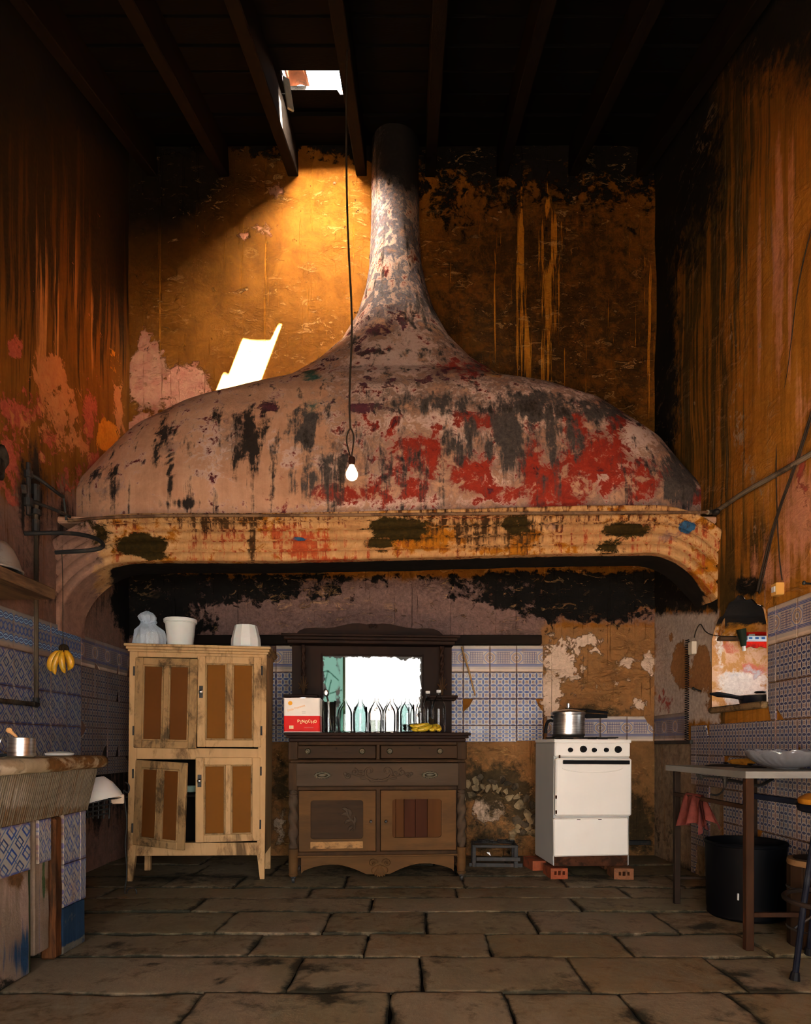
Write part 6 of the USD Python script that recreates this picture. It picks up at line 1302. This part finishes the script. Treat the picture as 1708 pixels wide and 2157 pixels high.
# ---- on and behind the sink
cp0 = P(54, 1603, 2.46); 
pt = thing('saucepan', 'aluminium pot with a bent wire handle and wooden spoon on the sink rim', 'pot', (cp0[0] - .015, 2.46, .853))
Rc, hc_ = .046, .073
obj('body', lathe([(0, .002), (Rc - .006, 0), (Rc, .005), (Rc, hc_ - .002), (Rc + .002, hc_), (Rc - .002, hc_), (Rc - .003, .006), (0, .005)], 44), m_alu, pt)
obj('handle', tube(spline([(-Rc + .002, 0, hc_ - .006), (-Rc - .022, -.004, hc_ - .002), (-Rc - .032, -.006, .045), (-Rc - .02, -.008, .022), (-Rc - .002, -.01, .012), (-Rc - .014, -.014, -.0)], 30), .0028, 8), m_chrome, pt)
sp = thing('wooden_spoon', 'pale wooden spoon standing in the aluminium pot on the sink', 'spoon', (cp0[0] - .015, 2.46, .853))
obj('spoon', [tube([(.02, .0, .012), (-.022, .0, .078), (-.045, 0, .098)], [.0035, .005, .008], 8), ell((-.046, 0, .099), (.012, .006, .010))], simple('spoon_wood', (176, 128, 82), .7), sp)
kn2 = thing('kitchen_knife', 'knife with a dark handle lying on the sink rim by the pot', 'knife', (cp0[0] - .085, 2.43, .853), 12)
obj('blade', bar((-.05, -.012, .004), (.005, .0, .005), .014, .002), m_chrome, kn2); obj('handle', bar((.005, 0, .006), (.045, .012, .010), .014, .010), m_blk, kn2)
sd_ = P(122, 1594, 2.83)
pp_ = thing('soap_dish', 'white oval dish standing on the back of the sink', 'dish', (sd_[0] - .02, 2.88, .848)); obj('dish', move(lathe([(0, 0), (.04, 0), (.055, .006), (.058, .014), (.05, .016), (.03, .02), (0, .022)], 32), s=(1, 1, 1)), m_bucket, pp_)
# white basin and wire dish rack between sink and cupboard
db = P(226, 1660, 3.55)
rk = thing('dish_rack', 'dark wire dish rack hanging behind the far end of the sink', 'rack', (db[0], db[1], 0))
zr = lambda y, Y=3.55: CH + (VY - y) / F * Y
wires = []
for yv in (1686, 1697, 1707, 1717): wires.append(tube([(-.10, -.05, zr(yv + 3)), (.065 - (yv - 1686) * .0012, -.06, zr(yv - 6))], .005, 6))
for k in range(5): wires.append(tube([(-.08 + .03 * k, -.055, zr(1683)), (-.08 + .028 * k, -.05, zr(1722))], .0035, 6))
wires += [tube([(-.1, .1, zr(1686)), (.065, .1, zr(1682)), (.065, -.06, zr(1680)), (-.1, -.05, zr(1686)), (-.1, .1, zr(1686))], .005, 6), tube([(-.1, .1, zr(1686)), (-.55, .1, zr(1680))], .006, 6), tube([(-.1, -.05, zr(1690)), (-.55, -.02, zr(1680))], .006, 6)]
obj('wire_frame', wires, m_iron, rk)
wb = thing('plastic_basin', 'white plastic basin tilted in the wire dish rack', 'basin', (db[0] - .05, db[1] + .02, zr(1688)), 0, ry=-14)
obj('basin', lathe([(.115, .0), (.118, .006), (.112, .03), (.085, .085), (.05, .125), (.0, .128)], 44), m_bucket, wb)
dc = thing('cutting_board', 'small pale board standing in the right end of the dish rack', 'board', (db[0] + .045, db[1] + .03, zr(1694)), 10); obj('board', cbox(-.035, .03, -.01, .01, 0, .05, .004), simple('pale_board', (206, 178, 152), .7), dc)
# wrought iron rod with a ring at each end, leaning on the cupboard
ry = 4.30
rodp = [P(266, 1655, ry), P(271, 1655, ry), P(272, 1663, ry), P(269, 1670, ry), P(263, 1672, ry)]
rod = thing('iron_hook', 'thin iron rod with looped ends leaning on the left side of the cupboard', 'rod')
Yr = 4.02
obj('rod', tube(spline([P(264, 1648, Yr), P(270, 1652, Yr), P(272, 1662, Yr), P(268, 1670, Yr), P(263, 1666, Yr), P(263, 1690, Yr), P(264, 1780, Yr), P(265, 1860, Yr), P(266, 1886, Yr), P(276, 1891, Yr), P(287, 1884, Yr), P(285, 1873, Yr), P(274, 1871, Yr), P(268, 1882, Yr)], 120), .0048, 8), m_iron, rod)

# ---- wall shelf with pots, top left
def wallL(x, y, off=0.0):
    q = PX(x, XL, y); q[0] += off; return q
shz = 1.675 + .09
m_shelf = simple('weathered_shelf_board', (104, 78, 56), .8, var=.3, scale=6, stretch=(2, .3, 2), dirt=(66, 48, 38), dirt_amt=.45, bump=.3)
Ysf = 3.62; e1 = P(117, 1258, Ysf)
zs1 = P(117, 1252, Ysf)[2]
shf = thing('wall_shelf', 'weathered wooden shelf on the left wall above the blue tiles', 'shelf')
xs_ = P(117, 0, Ysf)[0]
obj('board', cbox(XL, xs_, 2.0, Ysf, zs1 - .03, zs1 + .03, .006), m_shelf, shf)
obj('bracket', bar((XL + .01, 3.2, zs1 - .20), (xs_ - .08, 3.2, zs1 - .03), .03), m_darkleg, shf)
obj('bracket', bar((XL + .01, 2.3, zs1 - .20), (xs_ - .08, 2.3, zs1 - .03), .03), m_darkleg, shf)
bsn = thing('wash_basin', 'grey aluminium basin upside down on the wall shelf', 'basin', (xs_ - .13, 3.24, zs1 + .031))
obj('basin', lathe([(.150, .0), (.156, .002), (.157, .008), (.148, .012), (.136, .06), (.112, .112), (.085, .142), (.05, .155), (0, .158)], 48), simple('dull_basin_aluminium', (150, 140, 132), .5, metal=.6, var=.15, scale=6, dirt=(110, 98, 88)), bsn)
pb = P(-20, 1140, 2.95)
pot = thing('cooking_pot', 'rust brown cooking pot with flared rim at the left end of the wall shelf', 'pot', (xs_ - .14, 2.78, zs1 + .031))
obj('pot', lathe([(0, .0), (.08, .0), (.105, .015), (.112, .05), (.116, .11), (.117, .135), (.137, .148), (.140, .155), (.132, .156), (.108, .14), (.10, .02), (0, .01)], 44), simple('rusty_pot_iron', (74, 54, 44), .7, var=.35, scale=10, dirt=(40, 30, 26), dirt_amt=.5), pot)
# pipes, brackets and the bent ring on the left wall
m_pipe = simple('dirty_wall_pipe', (78, 66, 54), .7, var=.3, scale=8, stretch=(1, 1, .4), dirt=(40, 34, 28), dirt_amt=.5)
wp = thing('water_pipe', 'dirty grey water pipe running down the left wall over the tiles', 'pipe')
vx = 64
Yp = F * XL / (vx - VX)
zz0, zz1 = wallL(66, 1484)[2], 2.42
obj('riser', tube([(XL + .035, Yp, zz0), (XL + .035, Yp, zz1)], .0135, 10), m_pipe, wp)
obj('branch', tube([(XL + .035, Yp, zz0), (XL + .035, 2.2, zz0 + .0)], .0135, 10), m_pipe, wp)
obj('elbow', [ell((XL + .035, Yp, zz0), (.020, .022, .020)), tube([(XL + .035, Yp, zz0), (XL + .035, Yp, zz0 + .04)], .018, 10), tube([(XL + .035, Yp, zz0), (XL + .035, Yp - .04, zz0)], .018, 10)], m_iron, wp)
obj('coupling', [tube([(XL + .035, Yp, z_), (XL + .035, Yp, z_ + h_)], r_, 10) for z_, h_, r_ in ((2.18, .07, .022), (2.36, .10, .024), (2.28, .03, .028))], m_iron, wp)
br_ = thing('iron_bracket', 'black wrought iron bracket with two arms on the left wall', 'bracket')
pa = lambda x, y, off: P(x, y, F * (XL + off) / (x - VX))
obj('arm', tube(spline([pa(62, 998, .03), pa(80, 1008, .06), pa(105, 1026, .10), pa(133, 1046, .12)], 20), .011, 8), m_iron, br_)
obj('arm', tube(spline([pa(66, 1056, .03), pa(90, 1064, .06), pa(120, 1076, .10), pa(147, 1088, .12)], 20), .011, 8), m_iron, br_)
obj('tie', tube([pa(134, 1046, .12), pa(137, 1072, .12), pa(140, 1096, .12)], .008, 8), m_iron, br_)
obj('mount', [tube([pa(60, 975, .03), pa(60, 1085, .03)], .014, 8), tube([pa(60, 992, .03), pa(60, 1006, .03)], .024, 8), tube([pa(60, 1050, .03), pa(60, 1066, .03)], .026, 8), bar(pa(50, 1030, .02), pa(72, 1030, .02), .03, .05)], m_iron, br_)
hr = thing('iron_ring', 'bent black iron ring projecting from the left wall above the shelf', 'ring')
obj('ring', tube(spline([P(50, 1124, 3.93), P(90, 1123, 3.98), P(140, 1123, 4.0), P(185, 1129, 3.98), P(213, 1141, 3.95), P(214, 1153, 3.90), P(190, 1159, 3.86), P(150, 1162, 3.85), P(117, 1164, 3.86)], 70), .0125, 10), m_iron, hr)
# string with bananas
hs = thing('hanging_bananas', 'bunch of ripe bananas hanging on a string over the left wall tiles', 'bananas', tuple(P(133, 1368, 3.86)))
top = P(130, 1163, 3.86) - P(133, 1368, 3.86)
obj('string', tube(spline([top, top * .6 + [.003, 0, 0], top * .25, (0, 0, .02)], 20), .0022, 6), m_cable, hs)
obj('stem', [tube(spline([(-.012, 0, -.005), (-.004, 0, .02), (.012, 0, .018), (.02, 0, -.01)], 12), .012, 8), tube([(0, 0, .02), (.004, 0, -.02)], .014, 8)], m_stem, hs)
for pts, r_ in (([(-.010, -.01, -.008), (-.040, -.02, -.04), (-.062, -.022, -.085), (-.060, -.015, -.130)], .0215), ([(-.004, -.018, -.01), (-.020, -.035, -.06), (-.032, -.036, -.11), (-.028, -.03, -.150)], .0175), ([(.006, -.02, -.01), (.012, -.038, -.06), (.016, -.036, -.105), (.026, -.028, -.142)], .0185), ([(.016, -.01, -.008), (.040, -.02, -.035), (.056, -.02, -.075), (.046, -.015, -.118)], .021), ([(.01, .012, -.008), (.02, .02, -.05), (.03, .02, -.09), (.02, .015, -.12)], .019)):
    obj('banana', banana(pts, r_), m_ban2, hs, smooth=50)

# ---- bare bulb on its cord
Ybul = 3.92
bp = P(741, 995, Ybul)
lb = thing('light_bulb', 'lit bare bulb hanging on a long looped cord in front of the hood', 'bulb', tuple(bp))
zt_ = roof(Ybul) - .02 - bp[2]
zc = lambda y: (995 - y) / F * Ybul; xc = lambda x: (x - 741) / F * Ybul
obj('cord', tube(spline([(xc(733), 0, zt_), (xc(731), 0, zc(430)), (xc(736), .0, zc(560)), (xc(741), 0, zc(690)), (xc(736), 0, zc(850)), (xc(738), 0, zc(902))], 80), .0058, 8), m_cable, lb)
obj('cord_loop', [tube(spline([(xc(738), 0, zc(902)), (xc(731), .004, zc(915)), (xc(733), .004, zc(945)), (xc(740), 0, zc(968))], 20), .0045, 8), tube(spline([(xc(738), 0, zc(902)), (xc(744), -.004, zc(915)), (xc(743), -.004, zc(945)), (xc(741), 0, zc(968))], 20), .0045, 8)], m_cable, lb)
obj('socket', lathe([(0, zc(963)), (.016, zc(963)), (.019, zc(966)), (.019, zc(975)), (.015, zc(980)), (0, zc(980))], 20), simple('bakelite', (48, 26, 20), .5), lb)
g = G(); m_bulb = g.done('glowing_bulb', g.add('emission', color=(1.0, .62, .30), strength=9.0).emission)
rb_ = .0365
obj('bulb', lathe([(0, -rb_ * 1.32), (rb_ * .45, -rb_ * 1.24), (rb_ * .82, -rb_ * .95), (rb_, -rb_ * .42), (rb_ * .93, .0), (rb_ * .66, .022), (.015, .038), (.0145, .043), (0, .043)], 32), m_bulb, lb, smooth=True)
